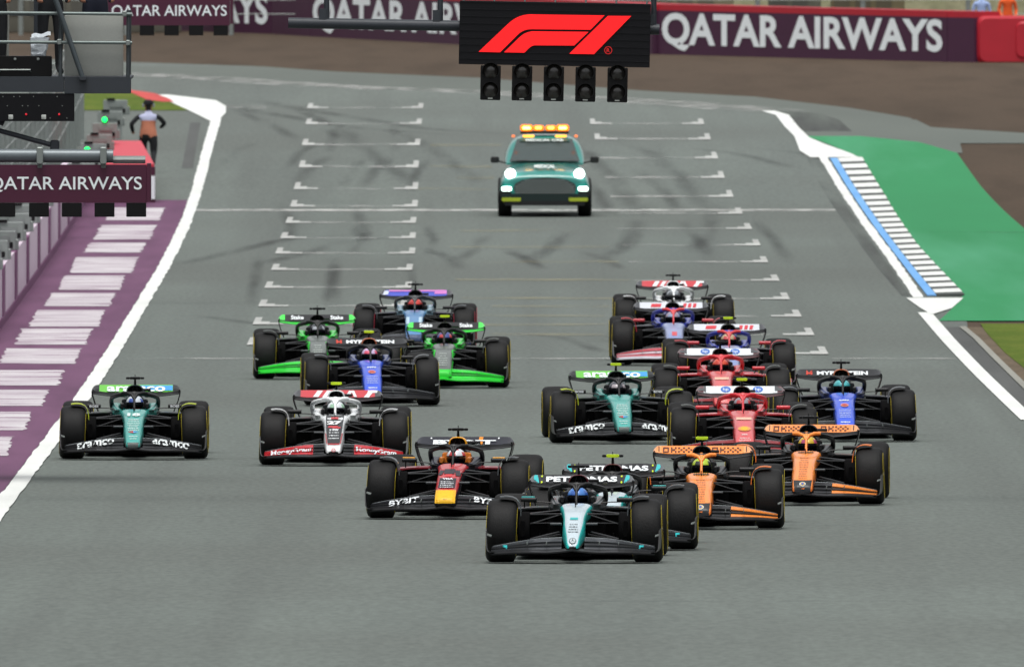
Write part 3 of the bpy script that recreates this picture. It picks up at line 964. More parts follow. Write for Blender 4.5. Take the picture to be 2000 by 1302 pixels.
def airline_sign(name, Y, x0, y0, x1, y1, tx0, tx1, ty, th, boxes, by, bsz, label, tub, dlab):
    c = P((x0 + x1) / 2, (y0 + y1) / 2, Y)
    s_ = FPX / Y
    o = empty(name, c)
    tag(o, label, 'sign')
    wd, ht = (x1 - x0) / s_, (y1 - y0) / s_
    bd = MB().rbox((0, .06, 0), (wd, .1, ht), .006, 0, 'y').build('board', M_maroon2, o)
    MB().box((wd / 2 + .03, .3, .02), (.05, .6, ht * .98)).build('side_return', M_maroon2, o)
    mb = MB()
    t = P((tx0 + tx1) / 2, ty, Y) - c
    letters(mb, 'QATAR AIRWAYS', (t.x, .005, t.z), (1, 0, 0), (0, 0, 1), th / s_, (tx1 - tx0) / s_, bold=.01)
    mb.build('lettering', M_letter, bd, smooth=False)
    for k, bx in enumerate(boxes):
        q = P(bx, by, Y) - c
        MB().rbox((q.x, .09, q.z), (bsz / s_ * .97, .16, bsz / s_ * .68), .008, 0, 'y').build('lamp_box', M_blackbox, o)
    return o, c, s_
o, c, s_ = airline_sign('airline_sign', PY_ - .9, -60, 322, 286, 396, -22, 277, 360, 30, (10, 76, 140, 204, 266), 410, 40, 'maroon airline sign with black lamp boxes hanging under a grey tube by the pit wall', None, None)
tb = P(-500, 302, PY_ - .8) - c, P(221, 305, PY_ - .8) - c
MB().tube(list(tb), .088, 18).build('support_tube', mat('sign_tube', '#6a7276', .4, .3), o)
MB().tube([P(221, 312, PY_ - .75) - c, P(284, 312, PY_ - .75) - c], .05, 8).build('end_bracket', M_steel, o)
for px in (78, 202):
    q = P(px, 304, PY_ - .88) - c
    MB().rbox(q, (.085, .22, .22), .02).build('tube_clamp', M_steel, o)
    MB().rbox(q + Vector((0, .02, -.13)), (.07, .06, .07), .01).build('hanger', M_steel, o)
MB().rbox((P(-480, 300, PY_ - .8) - c) + Vector((0, 0, -.6)), (.3, .3, 8.2), .03, 0, 'z').build('column', M_darksteel, o)
FY = 490.0
o, c, s_ = airline_sign('airline_sign', FY, 205, -20, 449, 50, 218, 443, 23, 25, (287, 335, 383, 431), 60, 29, 'smaller maroon airline sign with four lamp boxes beyond the scaffold platform', None, None)
MB().tube([P(-200, -26, FY + .1) - c, P(430, -26, FY + .1) - c], .07, 12).build('support_tube', M_darksteel, o)
MB().rbox((P(-180, -26, FY + .1) - c) + Vector((0, 0, -1.6)), (.3, .3, 7.5), .03, 0, 'z').build('column', M_darksteel, o)

# ------------------------------------------------------------------ pit wall with panels, cabinets and green lamps
pw = empty('pit_wall', (wall_x(500), 500, zg(500)))
tag(pw, 'concrete pit wall with pale and purple painted panels along the purple run-off', 'wall')
po = Vector(pw.location)
WH = 1.0
Y = 430.0
k = 0
while Y < WALL_END - 1:
    L_ = 15.0
    Y2 = min(Y + L_, WALL_END)
    for (ya_, yb_, nm, mt_, ex) in ((Y, Y + (Y2 - Y) * .82, 'pale_panel', M_concwall, 0.0), (Y + (Y2 - Y) * .82, Y2, 'purple_panel', M_wallpurple, .02)):
        v = []
        for q in (ya_ + .02, yb_ - .02):
            x = wall_x(q) + ex
            z = zg(q)
            v += [(x, q, z - .05), (x, q, z + WH), (x - .4, q, z + WH), (x - .4, q, z - .05)]
        MB().add([Vector(p) - po for p in v], [(0, 1, 5, 4), (1, 2, 6, 5), (2, 3, 7, 6), (0, 1, 2, 3), (4, 5, 6, 7)]).build(nm, mt_, pw)
    v = []
    for q in (Y + .02, Y2 - .02):
        x = wall_x(q) + .025
        z = zg(q)
        v += [(x, q, z - .02), (x, q, z + .16), (x - .02, q, z + .16), (x - .02, q, z - .02)]
    MB().add([Vector(p) - po for p in v], [(0, 1, 5, 4), (1, 2, 6, 5), (2, 3, 7, 6), (0, 1, 2, 3), (4, 5, 6, 7)]).build('purple_base_band', M_wallpurple, pw)
    Y = Y2
    k += 1
# grey cabinets stepping along the wall top
M_greenlit = mat('lit_green_lamp', '#10e85a', .3, emit=2.2, var=0)
ORD = 'first second third fourth fifth sixth seventh eighth ninth tenth eleventh twelfth thirteenth fourteenth fifteenth sixteenth'.split()
cab_rows = [470 + 9.5 * i for i in range(8)] + [556 + 11 * i for i in range(8)]
for i, Y in enumerate(cab_rows):
    x = wall_x(Y) - .28 + (.5 if Y > 555 else 0.0)
    o = empty('signal_cabinet', (x, Y, zg(Y) + (WH if Y < WALL_END - .5 else 0)))
    hgt = .34 if Y < WALL_END - .5 else 1.3
    if hgt > 1:
        MB().rbox((0, 0, .5), (.3, .3, 1.0), .02, 0, 'z').build('pedestal', M_greybox, o)
    zb = hgt - .34
    MB().rbox((0, 0, zb + .17), (.55, .5, .34), .02).build('housing', M_greybox, o)
    MB().rbox((.02, -.26, zb + .22), (.3, .03, .09), .01).build('hatch', M_steel, o)
    MB().rbox((.2, -.265, zb + .1), (.06, .04, .1), .012).build('latch', M_blackbox, o)
    MB().rbox((.3, -.05, zb + .1), (.06, .3, .18), .012).build('hinge_plate', M_steel, o)
    lit = i in (7, 10, 13)
    if lit:
        ml = MB()
        ml.loft([[(r * math.cos(2 * math.pi * q / 12), -.27 - d_, zb + .42 + r * math.sin(2 * math.pi * q / 12)) for q in range(12)] for r, d_ in ((.06, -.1), (.06, 0), (.04, .02))])
        ml.build('green_lamp', M_greenlit, o)
        MB().rbox((0, -.1, zb + .36), (.12, .2, .05), .01).build('lamp_base', M_blackbox, o)
    else:
        MB().rbox((-.1, -.2, zb + .36), (.18, .16, .05), .01).build('cable_entry', M_blackbox, o)
    tag(o, ('grey cabinet with lit green lamp on the pit wall, ' + {7: 'under the airline sign', 10: 'above the sign tube', 13: 'farthest of three'}[i]) if lit else 'grey signal cabinet without lamp, ' + ORD[i] + ' along the pit wall from the near end', 'cabinet', 'lit cabinets along the pit wall' if lit else 'cabinets along the pit wall')
# debris fence on the pit side of the wall
pf = empty('debris_fence', (wall_x(520) - .75, 520, zg(520)))
tag(pf, 'grey debris fence of steel posts behind the pit wall', 'fence')
po = Vector(pf.location)
for i in range(32):
    Y = 432 + 7 * i
    p = Vector((wall_x(Y) - .75, Y, zg(Y))) - po
    MB().rbox(p + Vector((0, 0, 1.4)), (.13, .13, 2.9), .02, 0, 'z').build('post', M_steel, pf)
for z in (1.1, 1.5, 1.9, 2.3, 2.7):
    MB().tube([Vector((wall_x(Y) - .7, Y, zg(Y) + z)) - po for Y in range(432, 650, 8)], .014, 5).build('cable', M_steel, pf)

# red topped tyre bundle closing the end of the pit wall
p = [G(196, 394), G(302, 391)]
Yf, Yb = 592.0, 614.0
xs = (-9.3, p[1].x + .05, -8.22, -9.3)
o = empty('wall_end_barrier', (xs[0], Yf, zg(Yf)))
tag(o, 'red topped purple barrier closing the end of the pit wall', 'barrier')
po = Vector(o.location)
def wedge(z0, z1, ins, mtl, name):
    v = [Vector((x, Y, zg(Y) + z)) - po for (x, Y) in ((xs[0] + ins, Yf + ins), (xs[1] - ins, Yf + ins), (xs[2] - ins, Yb), (xs[3] + ins, Yb)) for z in (z0, z1)]
    return MB().add(v, [(0, 2, 3, 1), (2, 4, 5, 3), (4, 6, 7, 5), (6, 0, 1, 7), (1, 3, 5, 7), (0, 6, 4, 2)]).build(name, mtl, o)
wedge(-.02, .78, .0, M_maroon2, 'banner_skirt')
wedge(.783, .84, .02, mat('bright_red_cover', '#c83446', .5), 'red_top')
MB().box((xs[1] - xs[0] - .05, -.012, .34), (.09, .02, .5)).build('pale_stripe', M_letter, o)

# ================================================================== RACING CARS
# local axes: x across (to the photo's right), y towards the back of the car, z up; front axle at y = 0
M_tyre = mat('tyre_rubber', (0.0075, 0.0076, 0.0078, 1), 0.62, var=0.4, scale=9, bump=0.2, spec=.24)
M_carbon = mat('bare_carbon', (0.006, 0.0063, 0.007, 1), 0.28, 0, .05, var=0.3, scale=9, spec=.3)
M_matt = mat('matt_black', (0.003, 0.003, 0.0033, 1), 0.8, var=0.3, scale=9, spec=.06)
M_rim = mat('wheel_metal', '#2a2c2e', .4, .6)
M_yel = mat('yellow_tyre_band', '#b8a418', .5, var=.1)
M_redband = mat('red_tyre_band', '#c03048', .5, var=.1)
M_lime = mat('lime_camera', '#c8e61e', .45, var=.04)
M_mirror = mat('mirror_glass', '#5a6065', .1, .8)

def sring(y, z0, z1, wb, wt, n=24, e=3.0, cx=0.0):
    zc, h = (z0 + z1) / 2, (z1 - z0) / 2
    out = []
    for k in range(n):
        t = 2 * math.pi * k / n
        c, s_ = math.cos(t), math.sin(t)
        z = zc + h * math.copysign(abs(s_) ** (2 / e), s_)
        w = wb + (wt - wb) * (z - z0) / (z1 - z0)
        out.append(Vector((cx + w * math.copysign(abs(c) ** (2 / e), c), y, z)))
    return out

def lerp_st(sts, per=4):
    """smooth in-between stations"""
    out = []
    for i in range(len(sts) - 1):
        p0, p1, p2, p3 = sts[max(i - 1, 0)], sts[i], sts[i + 1], sts[min(i + 2, len(sts) - 1)]
        for k in range(per):
            t = k / per
            out.append(tuple(.5 * ((2 * b) + (-a + c) * t + (2 * a - 5 * b + 4 * c - d) * t * t + (-a + 3 * b - 3 * c + d) * t ** 3) for a, b, c, d in zip(p0, p1, p2, p3)))
    out.append(sts[-1])
    return out

NOSE = {  # y, z0, z1, wb, wt
    'slim': [(-1.1, .172, .205, .045, .04), (-1.06, .16, .25, .075, .068), (-.85, .165, .335, .098, .085), (-.4, .20, .455, .135, .12), (0, .3, .545, .12, .135), (.5, .38, .61, .11, .165), (1.1, .4, .655, .13, .215)],
    'wide': [(-1.08, .172, .22, .105, .1), (-1.05, .16, .27, .128, .122), (-.85, .165, .36, .14, .132), (-.4, .20, .465, .155, .145), (0, .28, .55, .15, .15), (.5, .36, .615, .13, .17), (1.1, .4, .655, .14, .22)],
    'mid': [(-1.1, .172, .21, .07, .065), (-1.06, .16, .255, .1, .092), (-.85, .165, .34, .118, .106), (-.4, .20, .46, .142, .13), (0, .29, .55, .13, .14), (.5, .37, .615, .12, .167), (1.1, .4, .655, .13, .217)],
}

_me = {}
def shared(key, fn):
    if key not in _me:
        _me[key] = fn()
    return _me[key]

# ---- wheels
def tyre_mesh(w, R_=.36):
    h = w / 2
    prof = [(-h + .03, .235), (-h + .006, .25), (-h, .275), (-h + .004, .305), (-h + .02, .335), (-h + .05, R_ - .007), (-h + .1, R_), (0, R_ + .002), (h - .1, R_), (h - .05, R_ - .007), (h - .02, .335), (h - .004, .305), (h, .275), (h - .006, .25), (h - .03, .235)]
    return MB().lathe_x(prof, 48).mesh('tyre', M_tyre)
def band_mesh(w, m, side):
    mb = MB()
    h = w / 2
    for s_ in (side,):
        mb.lathe_x([(s_ * (h - .006), .292), (s_ * (h + .002), .287), (s_ * (h + .0025), .277), (s_ * (h - .002), .273)], 48)
    return mb.mesh('sidewall_band', m)
def hub_mesh(w):
    mb = MB()
    h = w / 2
    mb.lathe_x([(-h + .03, .01), (-h + .025, .22), (-h + .035, .24), (h - .035, .24), (h - .025, .22), (h - .03, .01)], 32)
    for s_ in (-1, 1):
        mb.lathe_x([(s_ * (h - .03), .05), (s_ * (h + .005), .045), (s_ * (h + .006), .001)], 14)
    return mb.mesh('wheel', M_rim)
def cover_mesh(w):
    h = w / 2
    return MB().lathe_x([(-h + .02, .0), (-h + .008, .1), (-h + .012, .225), (-h + .03, .235)], 32).mesh('wheel_cover', M_matt)

# ---- front wing
def fw_z(ax):
    """height of the wing's mounting line: raised in the middle, level outboard"""
    return .135 + .045 * max(0, 1 - ax / .32) ** 1.5 + .018 * math.sin(min(1, ax / .9) * math.pi)
def flap_fn(k):
    # k = 0 main plane .. 3 top flap; returns LE and TE (y, z) at span x
    def fn(u, v, x0=-.93, x1=.93):
        x = x0 + (x1 - x0) * u
        ax = abs(x)
        t = min(1, ax / .93)
        inner = (1 - t) ** .8
        zb = fw_z(ax)
        if k == 0:
            le, te = (-1.17 + .12 * t * t, zb - .012), (-.98 + .1 * t * t, zb + .012)
        else:
            zt = .3 - .045 * ax - .14 * max(0, ax - .35) ** 1.3
            g0, g1 = [(0, 0), (.12, .34), (.43, .65), (.74, 1.0)][k]
            zl = fw_z(.4)
            zb2 = zl + (zb - zl) * max(0, 1 - k * .5)
            le, te = (-1.0 + .13 * (k - 1) + .1 * t, zb2 + (zt - zb2) * g0 + .003), (-.86 + .14 * (k - 1) + .1 * t, zb2 + (zt - zb2) * g1)
        return (x, le[0] + (te[0] - le[0]) * v, le[1] + (te[1] - le[1]) * (v ** .85))
    return fn
def flap_geo(k, side=0, xa=.0, xb=.93):
    mb = MB()
    f = flap_fn(k)
    if k == 0:
        mb.sheet(lambda u, v: f(u, v), 40, 4, .016)
    else:
        a, b = (xa, xb) if side > 0 else (-xb, -xa)
        mb.sheet(lambda u, v: f(u, v, a, b), 18, 4, .009)
    return mb
def endplate_geo(sd):
    mb = MB()
    prof = [(.90, .138), (.94, .139), (.965, .15), (.98, .18), (.985, .24), (.988, .32), (.988, .40)]
    def fn(u, v):
        j = u * (len(prof) - 1)
        i = min(int(j), len(prof) - 2)
        x = prof[i][0] + (prof[i + 1][0] - prof[i][0]) * (j - i)
        z = prof[i][1] + (prof[i + 1][1] - prof[i][1]) * (j - i)
        up = max(0, (z - .14) / .28)
        y = -1.06 + .12 * up + v * (.62 - .12 * up)
        return (sd * (x + .012 * v), y, z - .02 * (1 - v) * up)
    mb.sheet(fn, 12, 6, .012, (-sd, 0, 0))
    return mb

# ---- suspension
ARMS = [((.63, .02, .545), (.15, -.08, .555), .03), ((.63, .02, .545), (.19, .42, .585), .03), ((.63, -.02, .40), (.16, .12, .545), .022), ((.64, 0, .235), (.15, -.22, .325), .032), ((.64, 0, .235), (.19, .4, .34), .03), ((.62, -.12, .45), (.155, -.26, .455), .02)]

def rw_flap_geo(base=0):
    mb = MB()
    def fn(u, v):
        x = -.605 + 1.21 * u
        ax = abs(x)
        top = .925 - (.055 * max(0, (ax - .54) / .065) ** 2)
        bot = .832 + .022 * max(0, (ax - .42) / .185)
        z = bot + (top - bot) * v
        return (x, 4.0 + .3 * v - .06 * (ax / .6) ** 2, z)
    mb.sheet(fn, 48, 6, .014, (0, .7, -.3), mfun=lambda i, j: 1 if (i < 4 or i >= 44) else 0)
    return mb
def rw_main_geo():
    mb = MB()
    def fn(u, v):
        x = -.605 + 1.21 * u
        t = abs(x) / .605
        lo = .765 + .05 * t ** 2
        hi = .822 + .032 * t ** 3
        return (x, 3.84 + .24 * v, lo + (hi - lo) * v)
    mb.sheet(fn, 40, 5, .02, (0, .6, -.4))
    return mb
def rw_end_geo(sd):
    path = [(.598, .87), (.612, .84), (.606, .79), (.58, .70), (.54, .60), (.5, .5), (.475, .40)]
    mb = MB()
    def fn(u, v):
        j = u * (len(path) - 1)
        i = min(int(j), len(path) - 2)
        x = path[i][0] + (path[i + 1][0] - path[i][0]) * (j - i)
        z = path[i][1] + (path[i + 1][1] - path[i][1]) * (j - i)
        return (sd * x, 3.82 + .5 * v, z)
    mb.sheet(fn, 14, 2, .016, (-sd, 0, 0))
    return mb

def bez(p0, p1, p2, p3, n=8):
    p0, p1, p2, p3 = map(Vector, (p0, p1, p2, p3))
    return [p0 * (1 - t) ** 3 + p1 * 3 * t * (1 - t) ** 2 + p2 * 3 * t * t * (1 - t) + p3 * t ** 3 for t in [k / n for k in range(n + 1)]]

def halo_ring_geo():
    half = bez((0, 1.18, .862), (.13, 1.2, .865), (.27, 1.36, .835), (.305, 1.66, .80), 9) + bez((.305, 1.66, .80), (.322, 1.85, .775), (.325, 2.0, .72), (.305, 2.12, .63), 6)[1:]
    path = [Vector((-p.x, p.y, p.z)) for p in half[::-1]] + half[1:]
    return MB().tube(path, .03, 10, flat=(1.0, 1.0))
def halo_pillar_geo():
    mb = MB()
    mb.tube([(0, .93, .63), (0, 1.0, .70), (0, 1.09, .79), (0, 1.15, .84), (0, 1.2, .862)], [.017, .015, .017, .026, .04], 10)
    for s_ in (-1, 1):
        mb.tube([(s_ * .004, 1.1, .795), (s_ * .03, 1.15, .845), (s_ * .1, 1.2, .868), (s_ * .17, 1.25, .868)], [.016, .024, .027, .022], 8)
    return mb
def cockpit_geo(sd):
    mb = MB()
    rs = []
    for (y, z0, z1, x0, x1) in ((1.08, .57, .655, .15, .27), (1.25, .56, .675, .19, .29), (1.6, .54, .70, .195, .315), (1.95, .53, .725, .19, .325), (2.15, .53, .72, .16, .31), (2.35, .53, .66, .1, .28)):
        rs.append(sring(y, z0, z1, (x1 - x0) / 2 + .01, (x1 - x0) / 2 - .015, 16, 3.5, sd * (x0 + x1) / 2))
    return mb.loft(rs)
def headrest_geo():
    mb = MB()
    for s_ in (-1, 1):
        mb.rbox((s_ * .172, 1.78, .685), (.05, .4, .08), .02)
    mb.rbox((0, 2.02, .71), (.36, .1, .13), .03)
    return mb
def tub_geo():
    return MB().rbox((0, 1.85, .40), (.66, 1.1, .28), .05)
def engine_geo():
    st = [(2.28, .50, .845, .25, .1), (2.45, .45, .905, .27, .1), (2.7, .4, .9, .27, .085), (3.1, .35, .8, .22, .06), (3.6, .3, .6, .14, .05), (4.1, .28, .42, .08, .05)]
    return MB().loft([sring(*s_, 20, 2.6) for s_ in lerp_st(st, 3)])
def airbox_geo():
    def ring(y, k, dz=0):
        out = []
        for j in range(24):
            t = 2 * math.pi * j / 24
            c, s_ = math.cos(t), math.sin(t)
            z = math.copysign(abs(s_) ** .72, s_)
            w = .108 * (1 - .14 * z)
            out.append(Vector((w * k * math.copysign(abs(c) ** .72, c), y, .888 + dz + .07 * k * z)))
        return out
    mb = MB()
    mb.loft([ring(2.32, .86), ring(2.22, .87), ring(2.205, .93), ring(2.215, 1.0), ring(2.3, 1.08), ring(2.5, 1.02, -.01), ring(2.9, .6, -.06)], caps=False)
    return mb
def airbox_hole_geo():
    mb = MB()
    mb.loft([[Vector((.093 * math.copysign(abs(math.cos(t)) ** .75, math.cos(t)), y, .888 + .06 * math.copysign(abs(math.sin(t)) ** .75, math.sin(t)))) for t in [2 * math.pi * j / 20 for j in range(20)]] for y in (2.26, 2.31)])
    return mb
def airbox_strut_geo():
    mb = MB()
    for s_ in (-1, 1):
        mb.tube([(s_ * .02, 2.24, .94), (s_ * .05, 2.24, .835)], .006, 5)
    return mb
def sidepod_geo(sd):
    st = [(1.5, .26, .598, .205, .2, .475), (1.62, .2, .607, .225, .21, .50), (2.0, .14, .60, .24, .2, .505), (2.5, .11, .53, .225, .17, .49), (3.0, .1, .42, .19, .12, .45), (3.5, .1, .3, .13, .07, .40)]
    return MB().loft([sring(a, b, c, d, e, 20, 3.6, sd * f) for (a, b, c, d, e, f) in lerp_st(st, 3)], mfun=lambda i, j: 1 if i < 5 and not 3 <= j <= 7 else 0)
def inlet_geo(sd):
    return MB().rbox((sd * .47, 1.49, .50), (.34, .05, .13), .03)
def lip_geo(sd):
    mb = MB()
    mb.sheet(lambda u, v: (sd * (.27 + .43 * u), 1.36 + .05 * u * u + v * .3, .606 - .022 * u * u + .012 * v), 8, 3, .02)
    return mb
def floor_geo():
    mb = MB()
    mb.box((0, 2.55, .075), (1.36, 2.7, .03))
    mb.box((0, .98, .09), (.34, .7, .06))
    for s_ in (-1, 1):
        for x in (.3, .42, .54, .66):
            mb.box((s_ * x, 1.35, .19), (.012, .5, .24))
        mb.box((s_ * .70, 2.2, .1), (.02, 1.7, .06))
    mb.box((0, 3.85, .2), (.9, .5, .25))
    return mb
def rear_geo():
    mb = MB()
    mb.box((0, 3.6, .33), (.34, .9, .3))
    mb.sheet(lambda u, v: (-.48 + .96 * u, 3.95 + .18 * v, .40 + .05 * v), 8, 2, .015)
    mb.tube([(0, 4.05, .40), (0, 4.08, .6), (0, 4.12, .83)], .014, 8, flat=(1, 3))
    for s_ in (-1, 1):
        for (a, b) in (((.6, 3.6, .45), (.15, 3.3, .48)), ((.6, 3.6, .45), (.15, 3.8, .46)), ((.6, 3.6, .2), (.15, 3.3, .25)), ((.6, 3.6, .2), (.15, 3.85, .24))):
            mb.tube([(s_ * a[0], a[1], a[2]), (s_ * b[0], b[1], b[2])], .022, 6, flat=(1.8, .8))
    return mb
def drum_geo(sd):
    mb = MB()
    mb.lathe_x([(0, .02), (0, .2), (.02, .22), (.13, .22), (.14, .2)], 24, sd * .645 if sd < 0 else .505, 0, .36)
    mb.rbox((sd * .585, -.14, .39), (.05, .16, .2), .02)
    return mb
def deflector_geo(sd):
    path = [(.85, .752), (.78, .762), (.715, .755), (.665, .73), (.632, .685), (.617, .62), (.612, .53)]
    mb = MB()
    def fn(u, v):
        j = u * (len(path) - 1)
        i = min(int(j), len(path) - 2)
        x = path[i][0] + (path[i + 1][0] - path[i][0]) * (j - i)
        z = path[i][1] + (path[i + 1][1] - path[i][1]) * (j - i)
        return (sd * x, -.16 + .42 * v * (1 - .4 * u) + .03 * u, z)
    mb.sheet(fn, 14, 3, .016, (-sd * .7, 0, -.7))
    return mb
def mirror_geo(sd):
    return MB().rbox((sd * .55, 1.28, .692), (.185, .11, .052), .02, axis='x')
def mirror_stalk_geo(sd):
    mb = MB()
    mb.tube([(sd * .27, 1.3, .655), (sd * .4, 1.3, .667), (sd * .56, 1.3, .668)], .008, 6)
    mb.tube([(sd * .6, 1.32, .668), (sd * .6, 1.34, .6)], .008, 6)
    return mb
def pod_geo(ends):
    mb = MB()
    if ends:
        for s_ in (ends,):
            mb.rbox((s_ * .1, 2.36, 1.052), (.05, .1, .03), .012)
    else:
        mb.rbox((0, 2.36, 1.052), (.15, .12, .036), .014)
    return mb
def stalk_geo():
    mb = MB()
    mb.tube([(0, 2.38, .94), (0, 2.37, 1.04)], [.025, .016], 8, flat=(.8, 1.6))
    mb.tube([(0, 2.4, 1.06), (0, 2.4, 1.1)], .005, 5)
    return mb
def pitot_geo():
    return MB().tube([(0, .62, .60), (0, .62, .69)], .006, 6)

# ---- driver
def skin_body(joints, edges, name):
    me = bpy.data.meshes.new(name)
    me.from_pydata([j[:3] for j in joints], edges, [])
    o = bpy.data.objects.new(name, me)
    COL.objects.link(o)
    m = o.modifiers.new('s', 'SKIN')
    me.update()
    if not me.skin_vertices:
        bm = bmesh.new(); bm.from_mesh(me)
        bm.verts.layers.skin.verify()
        bm.to_mesh(me); bm.free()
    for k, j in enumerate(joints):
        sv = me.skin_vertices[0].data[k]
        sv.radius = (j[3], j[4] if len(j) > 4 else j[3])
        sv.use_root = (k == 0)
    s2 = o.modifiers.new('d', 'SUBSURF')
    s2.levels = s2.render_levels = 1
    dg = bpy.context.evaluated_depsgraph_get()
    out = bpy.data.meshes.new_from_object(o.evaluated_get(dg))
    bpy.data.objects.remove(o, do_unlink=True)
    out.name = name
    out.polygons.foreach_set('use_smooth', [True] * len(out.polygons))
    return out

def driver_body():
    J = [(0, 1.98, .36, .13, .11), (0, 2.02, .42, .16, .12), (0, 1.96, .56, .15, .1), (0, 1.9, .64, .06), (0, 1.88, .72, .06),
         (.17, 1.95, .56, .06), (.2, 1.75, .44, .045), (.13, 1.5, .5, .035), (-.17, 1.95, .56, .06), (-.2, 1.75, .44, .045), (-.13, 1.5, .5, .035),
         (.09, 1.75, .36, .07), (.075, 1.35, .49, .05), (.06, .95, .5, .035), (-.09, 1.75, .36, .07), (-.075, 1.35, .49, .05), (-.06, .95, .5, .035)]
    E = [(0, 1), (1, 2), (2, 3), (3, 4), (2, 5), (5, 6), (6, 7), (2, 8), (8, 9), (9, 10), (0, 11), (11, 12), (12, 13), (0, 14), (14, 15), (15, 16)]
    return skin_body(J, E, 'person')
def helmet_ball(dz0=-.5, dz1=1.0, k=1.0):
    """closed helmet shell; rings by height"""
    rings = []
    for i in range(13):
        t = -1.15 + (1.15 + math.pi / 2) * i / 12
        z, r = math.sin(t), max(.02, math.cos(t))
        rings.append([Vector((.122 * k * r * math.cos(a), 1.87 + .15 * k * r * math.sin(a) * (1.05 if math.sin(a) < 0 else .95), .712 + .118 * k * z)) for a in [2 * math.pi * j / 24 for j in range(24)]])
    return rings

def build_helmet(key, c1, c2, c3, driver):
    m1, m2, m3 = paint(c1), paint(c2), paint(c3)
    def mk():
        return MB().loft(helmet_ball(), mfun=lambda i, j: 2 if i < 3 else (1 if (i > 8 and j % 6 < 2) or (i in (6, 7) and (j // 3) % 2) else 0)).mesh('helmet', [m1, m2, m3], ang=60)
    h = link('helmet', shared(('helmet', key), mk), driver)
    def mv():
        rings = helmet_ball(k=1.02)
        mb = MB()
        rs = [[r[j] for j in range(13, 24)] for r in rings[3:7]]
        mb.loft(rs, closed=False, caps=False)
        return mb.mesh('visor', mat('dark_visor', '#14161c', .08, .3, .6))
    link('visor', shared('visor', mv), h)
    return h

